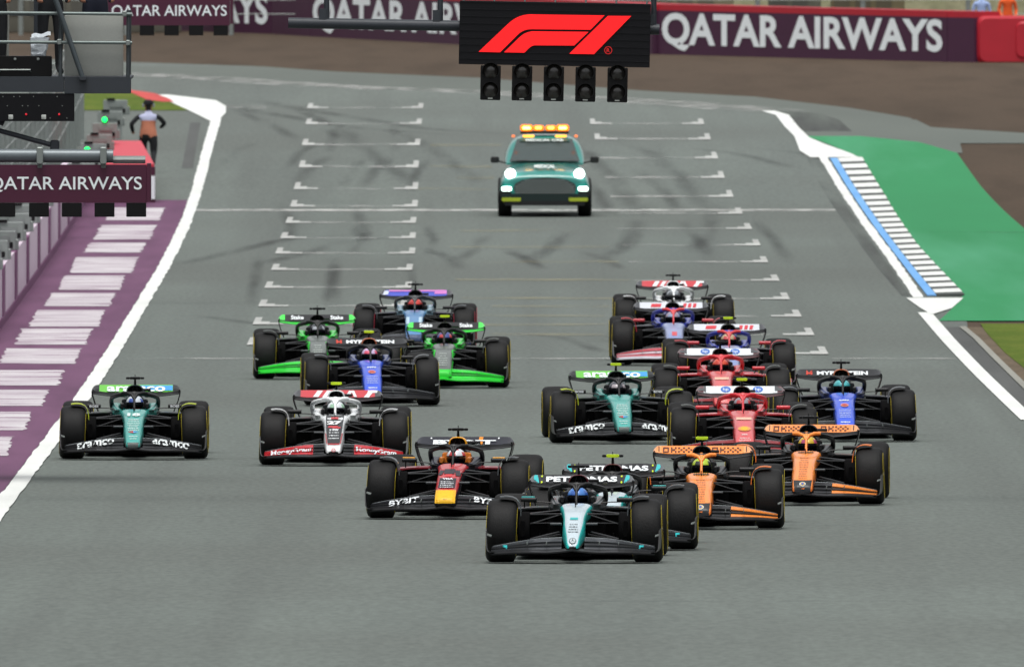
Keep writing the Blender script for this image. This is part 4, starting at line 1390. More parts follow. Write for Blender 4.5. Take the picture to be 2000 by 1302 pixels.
# ---- teams
BLK = '#0e0f11'
TEAMS = {
    'silver': dict(nose='slim', top='#c2d2da', side='#18bcb6', under=BLK, chassis='#2a3134', halo=BLK, fair=BLK, airbox='#4a0d1a', cover='#141618', lip='#1c2225', mirror='#16191b', mtop='#19a8a6', defl='#565c60',
                   rw='#121416', tip='#3d4346', main=BLK, flaps=['#15171a', '#26292d', '#1c1f22', '#34383c'], end='#17191c', cock='#30383b'),
    'navy': dict(nose='wide', top='#c22a30', side='#1c1f33', under=BLK, chassis='#4a1c2a', halo=BLK, fair=BLK, airbox='#f0a818', cover='#15182a', lip='#8c1c2a', mirror='#14161c', mtop='#f0a818', defl='#565c60',
                 rw='#161a2c', tip='#161a2c', main=BLK, flaps=['#101114', '#14161b', '#14161b', '#191b22'], end='#131419', cock='#171b31'),
    'papaya': dict(nose='wide', top='#ff9238', side='#f48230', under=BLK, chassis='#1c1d20', halo=BLK, fair='#ff9238', airbox=BLK, cover='#17181a', lip='#17181a', mirror='#141517', mtop='#141517', defl='#f48030',
                   rw='#ff9238', tip='#ffa258', main='#17181a', flaps=['#101114', '#ff9238', '#101114', '#ff9238'], end='#141518', cock='#222427'),
    'green': dict(nose='mid', top='#44a59c', side='#2f8f86', under=BLK, chassis='#1f756e', halo=BLK, fair=BLK, airbox='#0f2a28', cover='#123f3b', lip='#16211f', mirror='#141517', mtop='#141517', defl='#c6d62a',
                  rw='#62c22e', tip='#1c1f20', main=BLK, flaps=['#101114', '#15171a', '#15171a', '#15171a'], end='#17191b', cock='#23857c'),
    'white': dict(nose='mid', top='#eef2f3', side='#e6eaeb', under=BLK, chassis='#e4e9ea', halo='#eef2f3', fair='#eef2f3', airbox='#dce1e2', cover='#2c2d2f', lip='#1a1b1d', mirror='#17181a', mtop='#17181a', defl='#d9dedf',
                  rw='#c8222e', tip='#26282b', main='#1d1416', flaps=['#101114', '#c8222e', '#c8222e', '#c8222e'], end='#2a2b2e', cock='#eaeeef'),
    'blue': dict(nose='wide', top='#3058dc', side='#2446b4', under=BLK, chassis='#1f3a86', halo='#191b1f', fair='#191b1f', airbox='#b0603c', cover='#161a26', lip='#191d28', mirror='#141517', mtop='#141517', defl='#6a7074',
                 rw='#131519', tip='#1c1f22', main=BLK, flaps=['#101114', '#17191d', '#14161a', '#1b1e22'], end='#17191b', cock='#1d3370'),
    'lime': dict(nose='wide', top='#5a625d', side='#24e038', under=BLK, chassis='#2a322d', halo='#191b1a', fair='#191b1a', airbox='#131514', cover='#161a17', lip='#17191a', mirror='#141517', mtop='#141517', defl='#565c5a',
                 rw='#141615', tip='#2ef03e', main='#22e034', flaps=['#1cd22e', '#22e034', '#0f8a1e', '#22e034'], end='#1a1d1b', cock='#22d836'),  # middle flap painted darker to stand in for the shaded slots between flaps
    'pink': dict(nose='wide', top='#4f86b8', side='#2a3a55', under=BLK, chassis='#5a7f98', halo='#24282c', fair='#24282c', airbox='#17181a', cover='#17181a', lip='#1c1f24', mirror='#1c1f24', mtop='#1c1f24', defl='#565c60',
                 rw='#3448c0', tip='#26282c', main='#17181c', flaps=['#17181c', '#2a3a8c', '#22262c', '#2a2d33'], end='#22252a', cock='#7fa3b4'),
    'red': dict(nose='wide', top='#d8585a', side='#c8242c', under=BLK, chassis='#c8303a', halo='#cc2430', fair='#cc2430', airbox='#3a1014', cover='#b81c26', lip='#c02430', mirror='#d02430', mtop='#d02430', defl='#565c5a',
                rw='#e2e8ea', tip='#5a2a2e', main='#4a1418', flaps=['#1c1314', '#8c1c24', '#1c1618', '#8c1c24'], end='#2a2224', cock='#d03a42'),
    'indigo': dict(nose='wide', top='#8f9cc4', side='#b8c0d4', under=BLK, chassis='#c8cede', halo='#28329c', fair='#d23840', airbox='#17181c', cover='#28329c', lip='#1c1e28', mirror='#c03440', mtop='#c03440', defl='#c4303c',
                   rw='#d4d8e0', tip='#26282c', main='#17181c', flaps=['#d4d4dc', '#c8505c', '#d4c8d0', '#c04450'], end='#2a2530', cock='#2c3aa0'),
}
for k, v_ in list(TEAMS.items()):
    v_['key'] = k

def team_trees(T):
    def mk():
        st = lerp_st(NOSE[T['nose']], 4)
        nose = MB().loft([sring(*s_, 32, 3.2) for s_ in st])
        fw = MB()
        for k in range(4):
            for sd in ((0,) if k == 0 else (-1, 1)):
                g = flap_geo(k, sd, .13)
                fw.add(g.v, g.f)
        nb = nose.bvh()
        LONG_SURFACES.add(id(nb))
        return dict(nose=nb, fw=fw.bvh(), rw=rw_flap_geo().bvh(), air=None)
    return shared(('trees', T['nose']), mk)

def decals_for(T, num):
    """print on nose, front wing, rear wing: list of (part, name, mesh)"""
    K = T['key']
    tr = team_trees(T)
    rg = random.Random(hash(K) % 1000 if False else sum(map(ord, K)))
    out = []
    def add(part, name, fn, color):
        mb = MB()
        fn(mb)
        if mb.f:
            out.append((part, name, mb.mesh(name, decal(color), smooth=False)))
    N, F, Rr = tr['nose'], tr['fw'], tr['rw']
    def lines(z0, z1, n, w, color, h=.007):
        def fn(mb):
            for i in range(n):
                words_line(mb, 0, z0 + (z1 - z0) * i / max(1, n - 1), w * rg.uniform(.7, 1), h, N, 0, rg)
        add('nose', 'small_print', fn, color)
    def rwt(s_, h=.062, w=None, color='#e8eef0', cx=0, bold=.03, cz=.877):
        add('rear_wing_flap', 'lettering', lambda mb: ptext(mb, s_, cx, cz, h, Rr, w, bold=bold, lift=.03), color)
    def rwp(polys, color, name='painted_patch', lift=.01):
        for grp in ([polys] if len(polys) > 8 else [[p] for p in polys]):
            def fn(mb):
                for p in grp:
                    ppoly(mb, p, Rr, lift=lift, div=3)
            add('rear_wing_flap', name, fn, color)
    def npoly(polys, color, name='painted_patch', lift=.01, div=5):
        for p in polys:
            add('nose', name, lambda mb: ppoly(mb, p, N, lift=lift, div=div), color)
    def fwt(s_, h, w, color, cx=.58, cz=.215, skew=-.09, cz2=None):
        for sd in (-1, 1):
            add('front_wing', 'lettering', lambda mb: ptext(mb, s_, sd * cx, cz, h, F, w, skew=sd * skew, bold=.03, lift=.035), color)
    if K == 'silver':
        rwt('PETRONAS', .058, .82, bold=.045)
        rwp([rect(-.525, .88, .05, .08, -.3), rect(.525, .88, .05, .08, .3)], '#2ab8bc')
        rwp([circ(sx, zz, .011, .011, 8) for sx in (-.46, .46) for zz in (.908, .845)], '#c8dc20', 'yellow_spot')
        lines(.36, .44, 4, .12, '#4a5458')
        npoly([rect(0, .5, .09, .022)], '#39b0b0', 'teal_mark')
        npoly([circ(0, .263, .04, .034, 18)], '#3c464a', 'round_badge', .008)
        npoly([circ(0, .263, .032, .027, 18)], '#b9c4c8', 'badge_field', .013)
        npoly([[(0, .292), (.006, .266), (-.006, .266)], [(-.03, .247), (-.002, .26), (.004, .268)], [(.03, .247), (-.004, .268), (.002, .26)]], '#3c464a', 'three_point_star', .018, 1)
        for sd in (-1, 1):
            add('front_wing', 'teal_flash', lambda mb: ppoly(mb, rect(sd * .775, .2, .05, .055), F, lift=.02, div=3), '#2ab8bc')
    elif K == 'navy':
        npoly([rect(0, .285, .236, .15)], '#f2b810', 'yellow_tip', .012, 8)
        npoly([rect(-.1, .555, .05, .05, .4), rect(.1, .55, .05, .06, -.4), rect(0, .57, .13, .05), rect(0, .44, .2, .11, .0)], '#26242c', 'dark_patch', .012)
        add('nose', 'lettering', lambda mb: ptext(mb, 'VISA', 0, .485, .02, N, .13, bold=.04, lift=.02), '#e6ebee')
        lines(.395, .455, 4, .17, '#d8dde0', .009)
        npoly([rect(0, .525, .08, .028)], '#d0363a', 'red_patch', .014)
        lines(.255, .285, 2, .06, '#8a6a10', .006)
        rwt('BYBIT', .05, .78, bold=.05, cz=.862)
        rwp([rect(.2, .88, .05, .085)], '#e08a1c', 'orange_band', .014)
        rwp([circ(sx, .908, .011, .01, 8) for sx in (-.42, .42)], '#e6ebee', 'white_spot')
        fwt('BYBIT', .06, .36, '#e6ebee', .52, .225, -.16)
    elif K == 'papaya':
        sq = []
        for cx in (-.3, .3):
            sq += [rect(cx - .15, .9, .07, .014), rect(cx - .15, .853, .07, .014), rect(cx - .178, .877, .016, .05), rect(cx - .122, .877, .016, .05)]
            sq += [rect(cx - .08, .877, .018, .06), rect(cx - .055, .877, .034, .018), rect(cx - .03, .898, .02, .02), rect(cx - .03, .855, .02, .02)]
            for i in range(6):
                for j in range(3):
                    if (i + j) % 2 == 0:
                        sq.append(rect(cx + .01 + .03 * i, .856 + .021 * j, .026, .017))
        rwp(sq, '#5a2a12', 'square_pattern')
        rwp([rect(-.535, .88, .012, .075), rect(.535, .88, .012, .075)], '#1a1512', 'dark_band')
        npoly([rect(0, .24, .27, .165)], '#26282b', 'dark_tip', .012, 8)
        lines(.32, .58, 11, .13, '#a8561e', .007)
        for (rr, cc, nm) in ((.04, '#d8e0e0', 'ring_badge'), (.03, '#c8a020', 'badge_ring'), (.017, '#2858b8', 'badge_core')):
            npoly([circ(0, .275, rr, rr * .6, 16)], cc, nm, {.04: .018, .03: .023, .017: .028}[rr], 2)
        npoly([[(-.025, .222), (.028, .236), (.02, .218)]], '#f08236', 'swoosh_mark', .02, 1)
        lines(.635, .64, 2, .2, '#3a2418', .008)
    elif K == 'green':
        rwp([[(0.0, .842), (.5, .852), (.5, .915), (0.0, .915)]], '#3c9ad8', 'blue_half', .008)
        rwt('aramco', .066, .8, '#e2f0ee', bold=.03, cz=.872)
        rwp([rect(-.555, .88, .09, .085), rect(.555, .88, .09, .085)], '#1c1f20', 'dark_end', .012)
        fwt('aramco', .075, .5, '#dfe6e6', .51, .228, -.15)
        if num:
            add('nose', 'race_number', lambda mb: ptext(mb, num, 0, .585, .035, N, .17, bold=.05, lift=.025), '#d5e6e4')
        lines(.4, .53, 7, .16, '#cfe4e0', .008)
        npoly([[(-.07, .375), (.0, .385), (-.0, .36)]], '#c0484c', 'red_wing', .018, 1)
        npoly([[(.07, .375), (.0, .385), (.0, .36)]], '#5aa0d8', 'blue_wing', .018, 1)
        lines(.29, .32, 2, .12, '#cfe4e0', .008)
        npoly([rect(0, .205, .2, .075)], '#4c5452', 'grey_tip', .012, 6)
        mir = MB()
        for sd in (-1, 1):
            letters(mir, 'BOSS', (sd * .55, 1.222, .692), (1, 0, 0), (0, 0, 1), .03, .12, lift=(0, -.004, 0), bold=.04)
        out.append(('mirror', 'lettering', mir.mesh('lettering', decal('#e6ebee'), smooth=False)))
    elif K == 'white':
        rwp([rect(-.27, .877, .075, .08, .75), rect(-.15, .877, .06, .08, .75), rect(.15, .877, .05, .08, .7), rect(.22, .877, .04, .08, -.5), rect(.42, .87, .07, .075, .9), rect(.47, .905, .13, .03, .3)], '#dfe4e5', 'white_slash')
        fwt('MoneyGram', .066, .54, '#e6ebee', .57, .2, -.11)
        if num:
            add('nose', 'race_number', lambda mb: ptext(mb, num, 0, .555, .042, N, .19, bold=.06, lift=.025), '#eef2f2')
        npoly([rect(-.015, .51, .12, .02, .6), rect(.03, .5, .1, .016, .6), rect(0, .612, .1, .018)], '#c8323a', 'red_mark', .018)
        lines(.47, .48, 2, .15, '#dfe4e5', .014)
        lines(.37, .44, 3, .14, '#dfe4e5', .01)
        npoly([[(-.075, .3), (.075, .3), (.1, .45), (.115, .6), (.12, .645), (-.12, .645), (-.115, .6), (-.1, .45)]], '#26282a', 'dark_panel', .012, 5)
        npoly([circ(0, .222, .03, .024, 14)], '#c8323a', 'ring_badge', .018, 2)
        npoly([circ(0, .222, .024, .018, 14)], '#dde2e3', 'badge_field', .022, 2)
        npoly([rect(-.008, .222, .008, .026, .3), rect(.01, .222, .008, .026, .3)], '#c8323a', 'badge_strokes', .027, 1)
        npoly([[(-.088, .3), (-.078, .3), (-.1, .43), (-.11, .43)], [(.078, .3), (.088, .3), (.11, .43), (.1, .43)], rect(0, .295, .15, .012)], '#b83038', 'red_edge', .018)
    elif K == 'blue':
        rwt('MYPROTEIN', .05, .72, bold=.045, cx=.05, cz=.872)
        rwp([[(-.46, .85), (-.435, .85), (-.435, .9), (-.46, .905)], [(-.4, .85), (-.375, .85), (-.375, .905), (-.4, .9)], [(-.46, .905), (-.418, .875), (-.418, .855), (-.45, .88)], [(-.375, .905), (-.418, .875), (-.418, .855), (-.385, .88)]], '#d0402c', 'red_emblem')
        npoly([circ(0, .5, .055, .022, 16)], '#d88a78', 'oval_badge', .016)
        npoly([circ(0, .5, .04, .012, 16)], '#b03a34', 'badge_core', .022, 2)
        lines(.56, .565, 2, .16, '#cfd8ea', .012)
        lines(.35, .44, 5, .17, '#b8c8ee', .008)
        lines(.28, .285, 2, .16, '#cfd8ea', .012)
        add('nose', 'lettering', lambda mb: ptext(mb, 'W', 0, .235, .026, N, .07, bold=.03, lift=.025), '#dfe6f2')
    elif K == 'lime':
        rwt('Stake', .06, .2, cx=-.31, bold=.03, cz=.882)
        rwt('Stake', .06, .2, cx=.31, bold=.03, cz=.882)
        lines(.36, .52, 6, .14, '#aeb8b2', .012)
        npoly([rect(0, .235, .25, .12)], '#26cc36', 'green_tip', .012, 8)
        npoly([rect(-.155, .46, .05, .22, .1), rect(.155, .46, .05, .22, -.1)], '#24e038', 'green_edge', .014)
    elif K == 'pink':
        rwp([[(-.45, .9), (.48, .9), (.48, .925), (-.45, .925)], [(.3, .86), (.5, .865), (.5, .92), (.3, .92)]], '#c878c0', 'pink_band')
        rwp([rect(-.5, .88, .08, .06, .4)], '#c8d0e4', 'pale_flash')
        npoly([rect(-.1, .5, .05, .1), rect(.1, .5, .05, .1)], '#b8d4e4', 'pale_flash', .014)
        npoly([rect(0, .24, .22, .1)], '#3a4a6c', 'dark_tip', .014)
    elif K == 'red':
        for cx in (-.2, .24):
            rwp([circ(cx, .882, .07, .038, 16)], '#3c6cc0', 'round_blue_logo', .01)
            rwt('hp', .05, .075, '#dfe6f0', cx, bold=.01, cz=.88)
        rwp([rect(-.52, .88, .1, .09), rect(.52, .88, .1, .09)], '#4c4e50', 'dark_end', .012)
        npoly([circ(0, .435, .085, .03, 16)], '#e09a50', 'shield_field', .014)
        npoly([circ(0, .435, .05, .024, 16)], '#f0b020', 'yellow_shield', .02, 2)
        npoly([rect(0, .56, .2, .03)], '#e0b8a0', 'pale_flash', .014)
        lines(.36, .37, 2, .1, '#e8c8c4', .008)
        lines(.27, .32, 3, .17, '#e8c8c4', .01)
        npoly([rect(0, .2, .24, .05)], '#5a2426', 'dark_tip', .014)
    elif K == 'indigo':
        rwp([rect(-.24, .877, .16, .05, .4), rect(.22, .877, .05, .06, .3), rect(.3, .877, .05, .06, .3), rect(.38, .877, .05, .06, .3)], '#cc3440', 'red_block')
        npoly([rect(0, .27, .22, .03), rect(0, .5, .08, .06)], '#cc5058', 'red_flash', .014)
        npoly([rect(0, .42, .18, .16)], '#8494c0', 'blue_flash', .01)
    return out

def make_car(T, pos, label, yaw=0.0, cam_lime=False, num=None, tyre=None, helmet=('#3a6cc0', '#22408c', '#101218'), dlabel=''):
    px, py = pos
    g = G(px, py)
    K = T['key']
    rot = (math.atan(slope(g.y + 1.5)), 0, R(yaw))
    root = empty('racing_car', g, rot)
    tag(root, label, 'racing car', 'racing cars on the track')
    def part(name, key, fn, m, par=root, ang=38):
        return link(name, shared(key, lambda: fn().mesh(name, m, ang=ang)), par)
    # nose and tub
    def nose_mesh():
        st = lerp_st(NOSE[T['nose']], 4)
        n = 32
        mb = MB().loft([sring(*s_, n, 3.2) for s_ in st], mfun=lambda i, j: 2 if j < 0 else (0 if (4 if K == 'silver' else 2) <= j <= (11 if K == 'silver' else 13) else (1 if j <= 3 or 12 <= j <= 16 or j >= 31 else 2)))
        return mb.mesh('nose', [paint(T['top']), paint(T['side']), M_carbon])
    nose = link('nose', shared(('nose', K), nose_mesh), root)
    for sd in (-1, 1):
        part('cockpit_side', ('cock', K, sd), lambda: cockpit_geo(sd), paint(T['cock']))
        part('sidepod', ('pod', K, sd), lambda: sidepod_geo(sd), [paint(T['cover']), M_matt])
        part('air_inlet', ('inlet', sd), lambda: inlet_geo(sd), M_matt)
        part('sidepod_lip', ('lip', K, sd), lambda: lip_geo(sd), paint(T['lip']))
        part('brake_drum', ('drum', sd), lambda: drum_geo(sd), M_matt)
        part('wheel_deflector', ('defl', K, sd), lambda: deflector_geo(sd), paint(T['defl']))
        mi = part('mirror', ('mirror', K, sd), lambda: mirror_geo(sd), paint(T['mirror']))
        part('stalk', ('mstalk', sd), lambda: mirror_stalk_geo(sd), M_carbon, mi)
        if T['mtop'] != T['mirror']:
            part('coloured_cap', ('mcap', K, sd), lambda: MB().rbox((sd * .555, 1.27, .722), (.15, .07, .016), .006, axis='x'), paint(T['mtop']), mi)
        for k, (a, b, w) in enumerate(ARMS):
            part('suspension_arm', ('arm', sd, k), lambda: MB().tube([(sd * a[0], a[1], a[2]), (sd * b[0], b[1], b[2])], w * .5, 8, flat=(1.9, .62)), M_carbon)
    part('headrest', ('headrest', K), headrest_geo, paint('#c8721c' if K == 'navy' else '#1c1e21'))
    part('cockpit_tub', 'tub', tub_geo, M_matt)
    part('engine_cover', ('eng', K), engine_geo, paint(T['cover']))
    ab = part('airbox', ('air', K), airbox_geo, paint(T['airbox']))
    part('intake', 'hole', airbox_hole_geo, M_matt, ab)
    part('intake_strut', 'strut', airbox_strut_geo, M_carbon, ab)
    part('floor', 'floor', floor_geo, M_matt)
    part('rear_structure', 'rear', rear_geo, M_carbon)
    hl = part('halo', ('halo', K), halo_ring_geo, paint(T['halo']), ang=70)
    part('halo_pillar', ('pillar', K), halo_pillar_geo, paint(T['fair']), hl, ang=70)
    cp = part('camera_stalk', 'stalk', stalk_geo, M_carbon)
    for sd in (-1, 1):
        part('camera_end', ('camend', sd), lambda: pod_geo(sd), M_carbon, cp)
    part('camera_housing', ('cam', cam_lime), lambda: pod_geo(0), M_lime if cam_lime else M_carbon, cp)
    part('pitot_tube', 'pitot', pitot_geo, M_carbon)
    # front wing
    fw = part('front_wing', ('fw0', K), lambda: flap_geo(0), paint(T['flaps'][0]))
    for k in (1, 2, 3):
        for sd in (-1, 1):
            if K == 'papaya' or K == 'white':
                xi = .36 if K == 'papaya' else .27
                part('inner_flap', ('fwi', K, k, sd), lambda: flap_geo(k, sd, .13, xi), M_carbon, fw)
                part('flap', ('fwo', K, k, sd), lambda: flap_geo(k, sd, xi + .006, .93), paint(T['flaps'][k]), fw)
            else:
                part('flap', ('fw', K, k, sd), lambda: flap_geo(k, sd, .13, .93), paint(T['flaps'][k]), fw)
    for k in (1, 2, 3):
        for sd in (-1, 1):
            f_ = flap_fn(k)
            part('flap_edge', ('edge', k, sd), lambda: MB().tube([Vector(f_(u / 16, 1.0, *((.13, .92) if sd > 0 else (-.92, -.13)))) + Vector((0, -.004, .003)) for u in range(17)], .0035, 5), mat('flap_edge_highlight', '#6a7074', .35, .3), fw)  # lighter grey tubes imitate the highlights along the flaps' trailing edges
    for sd in (-1, 1):
        part('nose_camera', ('ncam', sd), lambda: MB().rbox((sd * .205, -.3, .445), (.13, .12, .026), .01, axis='x'), mat('satin_grey', '#3c4144', .4), nose)
        part('chassis_winglet', ('cwing', sd), lambda: MB().sheet(lambda u, v: (sd * (.2 + .1 * u), .9 + .25 * v, .64 + .012 * u), 4, 2, .008), M_carbon, nose)
        part('endplate', ('ep', K, sd), lambda: endplate_geo(sd), paint(T['end']), fw)
        for x in (.3, .52):
            part('flap_bracket', ('fbr', sd, x), lambda: MB().rbox((sd * x, -.84, fw_z(x) + .085), (.008, .24, .035), .003), M_steel, fw)
        part('dive_plane', ('dive', sd), lambda: MB().sheet(lambda u, v: (sd * (.93 + .06 * u), -.8 + .3 * v, .315 + .02 * u + .01 * v), 3, 3, .008), M_steel, fw)
    # rear wing
    rw = part('rear_wing', ('rwm', K), rw_main_geo, paint(T['main']))
    fl_ = link('rear_wing_flap', shared(('rwf', K), lambda: rw_flap_geo().mesh('rear_wing_flap', [paint(T['rw']), paint(T['tip'])])), root)
    for sd in (-1, 1):
        part('endplate', ('rwe', sd), lambda: rw_end_geo(sd), M_carbon, rw)
    part('actuator', 'drs', lambda: MB().tube([(.03, 3.98, .862), (.2, 4.0, .862)], .018, 8), M_carbon, rw)
    # wheels
    tb = tyre or 'y'
    for sd in (-1, 1):
        for (yy, w) in ((0.0, .345), (3.6, .42)):
            h = link('wheel', shared(('hub', w), lambda: hub_mesh(w)), root)
            h.location = (sd * (1.0 - w / 2), yy, .36)
            if yy == 0:
                h.rotation_euler = (0, R(-2.2) * sd, 0)
            if sd > 0:
                h.rotation_euler.z = math.pi
                if yy == 0:
                    h.rotation_euler = (0, R(2.2) * sd, math.pi)
            link('tyre', shared(('tyre', w), lambda: tyre_mesh(w)), h)
            for q_ in (-1, 1):
                link('sidewall_band', shared(('band', w, tb, q_), lambda: band_mesh(w, M_yel if tb == 'y' else M_redband, q_)), h)
            link('wheel_cover', shared(('wcover', w), lambda: cover_mesh(w)), h)
    tgt = {'nose': nose, 'rear_wing_flap': fl_, 'front_wing': fw, 'mirror': mi}
    for (p_, nm, me) in shared(('decals', K, num), lambda: decals_for(T, num)):
        dc = link(nm, me, tgt[p_])
        if nm in ('small_print', 'square_pattern'):
            dc['kind'] = 'stuff'
    if K == 'green' or K == 'navy':
        pass
    # driver
    dr = link('person', shared('driver', driver_body), None)
    me = dr.data
    key = ('driver', K)
    def suit():
        m2 = me.copy()
        m2.materials.clear()
        m2.materials.append(mat('race_suit_' + K, mix(hx(T['cock']), hx(BLK), .4), .8))
        return m2
    dr.data = shared(key, suit)
    dr.location, dr.rotation_euler = g, rot
    tag(dr, dlabel, 'person', 'drivers in the racing cars')
    build_helmet((K, helmet), *helmet, dr)
    return root

T = TEAMS
CARS = [
    ('silver', (1122, 1098), 'black racing car with silver nose and teal edges, at the very front', -1.3, False, None, 'y', ('#3f7cc8', '#2a5cae', '#16305c'), 'driver in blue helmet in the frontmost silver-nosed car'),
    ('silver', (1194, 1073), 'black racing car with lime camera, mostly hidden behind the front silver-nosed car', -.6, True, None, 'y', ('#a8c23c', '#8f9c2c', '#20242a'), 'driver in lime helmet hidden behind the front silver-nosed car'),
    ('navy', (877, 1012), 'dark navy racing car with yellow nose tip and yellow airbox', -2.6, False, None, 'y', ('#cfd4da', '#b83a3c', '#20264a'), 'driver in white, red and navy helmet in the yellow-nosed car'),
    ('papaya', (1369, 1032), 'orange racing car with lime camera pod beside the front black cars', -.7, True, None, 'y', ('#b4cc2e', '#2a2e24', '#a8c028'), 'driver in lime helmet in the orange car with lime camera'),
    ('papaya', (1571, 985), 'orange racing car with black camera pod, rightmost of the two orange ones', -1.9, False, None, 'y', ('#d8b42c', '#b04a6c', '#2a3a8c'), 'driver in multicoloured helmet in the orange car with black camera'),
    ('green', (261, 896), 'green racing car with black camera running beside the left white line', 0.3, False, '18', 'y', ('#c8d0d8', '#2c4c9c', '#b02a30'), 'driver in white and blue helmet in the green car by the left line'),
    ('white', (653, 908), 'white, black and red racing car numbered 27', -.3, True, '27', 'y', ('#d8dee2', '#9cc4a8', '#c8d0d8'), 'driver in white helmet in the white car numbered 27'),
    ('blue', (726, 792), 'blue nosed racing car with lime camera behind the white car numbered 27', 1.3, True, None, 'y', ('#c8b4d8', '#d84a6c', '#3a9cc8'), 'driver in lilac and pink helmet in the blue-nosed car with lime camera'),
    ('green', (1214, 865), 'pale green racing car with lime camera, its green and blue rear wing mid pack', 1.7, True, None, 'y', ('#3a3c44', '#a8a0a4', '#3a3c40'), 'driver in dark helmet in the green car with lime camera'),
    ('red', (1453, 899), 'red racing car with lime camera just behind the orange cars', .2, True, None, 'y', ('#8c8c94', '#b03a3c', '#2a2c3a'), 'driver in grey and red helmet in the red car with lime camera'),
    ('blue', (1649, 861), 'blue nosed racing car with black camera at the right of the pack', 0.4, False, None, 'y', ('#4ab0b4', '#3a9ca4', '#2a3a6c'), 'driver in turquoise helmet in the blue-nosed car at the right'),
    ('red', (1410, 815), 'red racing car with black camera behind the other red car', .2, False, None, 'y', ('#d04a2c', '#c03a28', '#6c6c84'), 'driver in orange red helmet in the red car with black camera'),
    ('lime', (866, 757), 'bright green and black racing car with lime camera, right one of its pair', -.4, True, None, 'y', ('#3a4c8c', '#c04040', '#1c2444'), 'driver in blue and red helmet in the right bright green car'),
    ('lime', (621, 740), 'bright green and black racing car with black camera, left one of its pair', .6, False, None, 'y', ('#2a2c34', '#a0a4ac', '#1c1e22'), 'driver in black helmet in the left bright green car'),
    ('indigo', (1426, 761), 'white and indigo racing car with red fairing and lime camera', .3, True, None, 'y', ('#b8a07c', '#c84a4c', '#3a3a7c'), 'driver in tan helmet in the indigo car with lime camera'),
    ('indigo', (1317, 713), 'white and indigo racing car with black camera behind the pale green car', .4, False, None, 'y', ('#9c8c9c', '#8c9cb8', '#3a3a7c'), 'driver in greyish helmet in the indigo car with black camera'),
    ('pink', (809, 686), 'black racing car with blue and pink rear wing at the back of the pack', -.3, False, None, 'r', ('#c8342c', '#a82c28', '#1c1e24'), 'driver in red helmet in the car with blue and pink rear wing'),
    ('white', (1317, 666), 'white racing car with red rear wing, last of the pack on the right', .2, False, None, 'y', ('#8c9298', '#5c6064', '#b0b4b8'), 'driver in grey helmet in the last white car of the pack'),
]
for (k, pos, lab, yaw, lime, num, ty, hel, dl) in CARS:
    make_car(T[k], pos, lab, yaw, lime, num, ty, hel, dl)

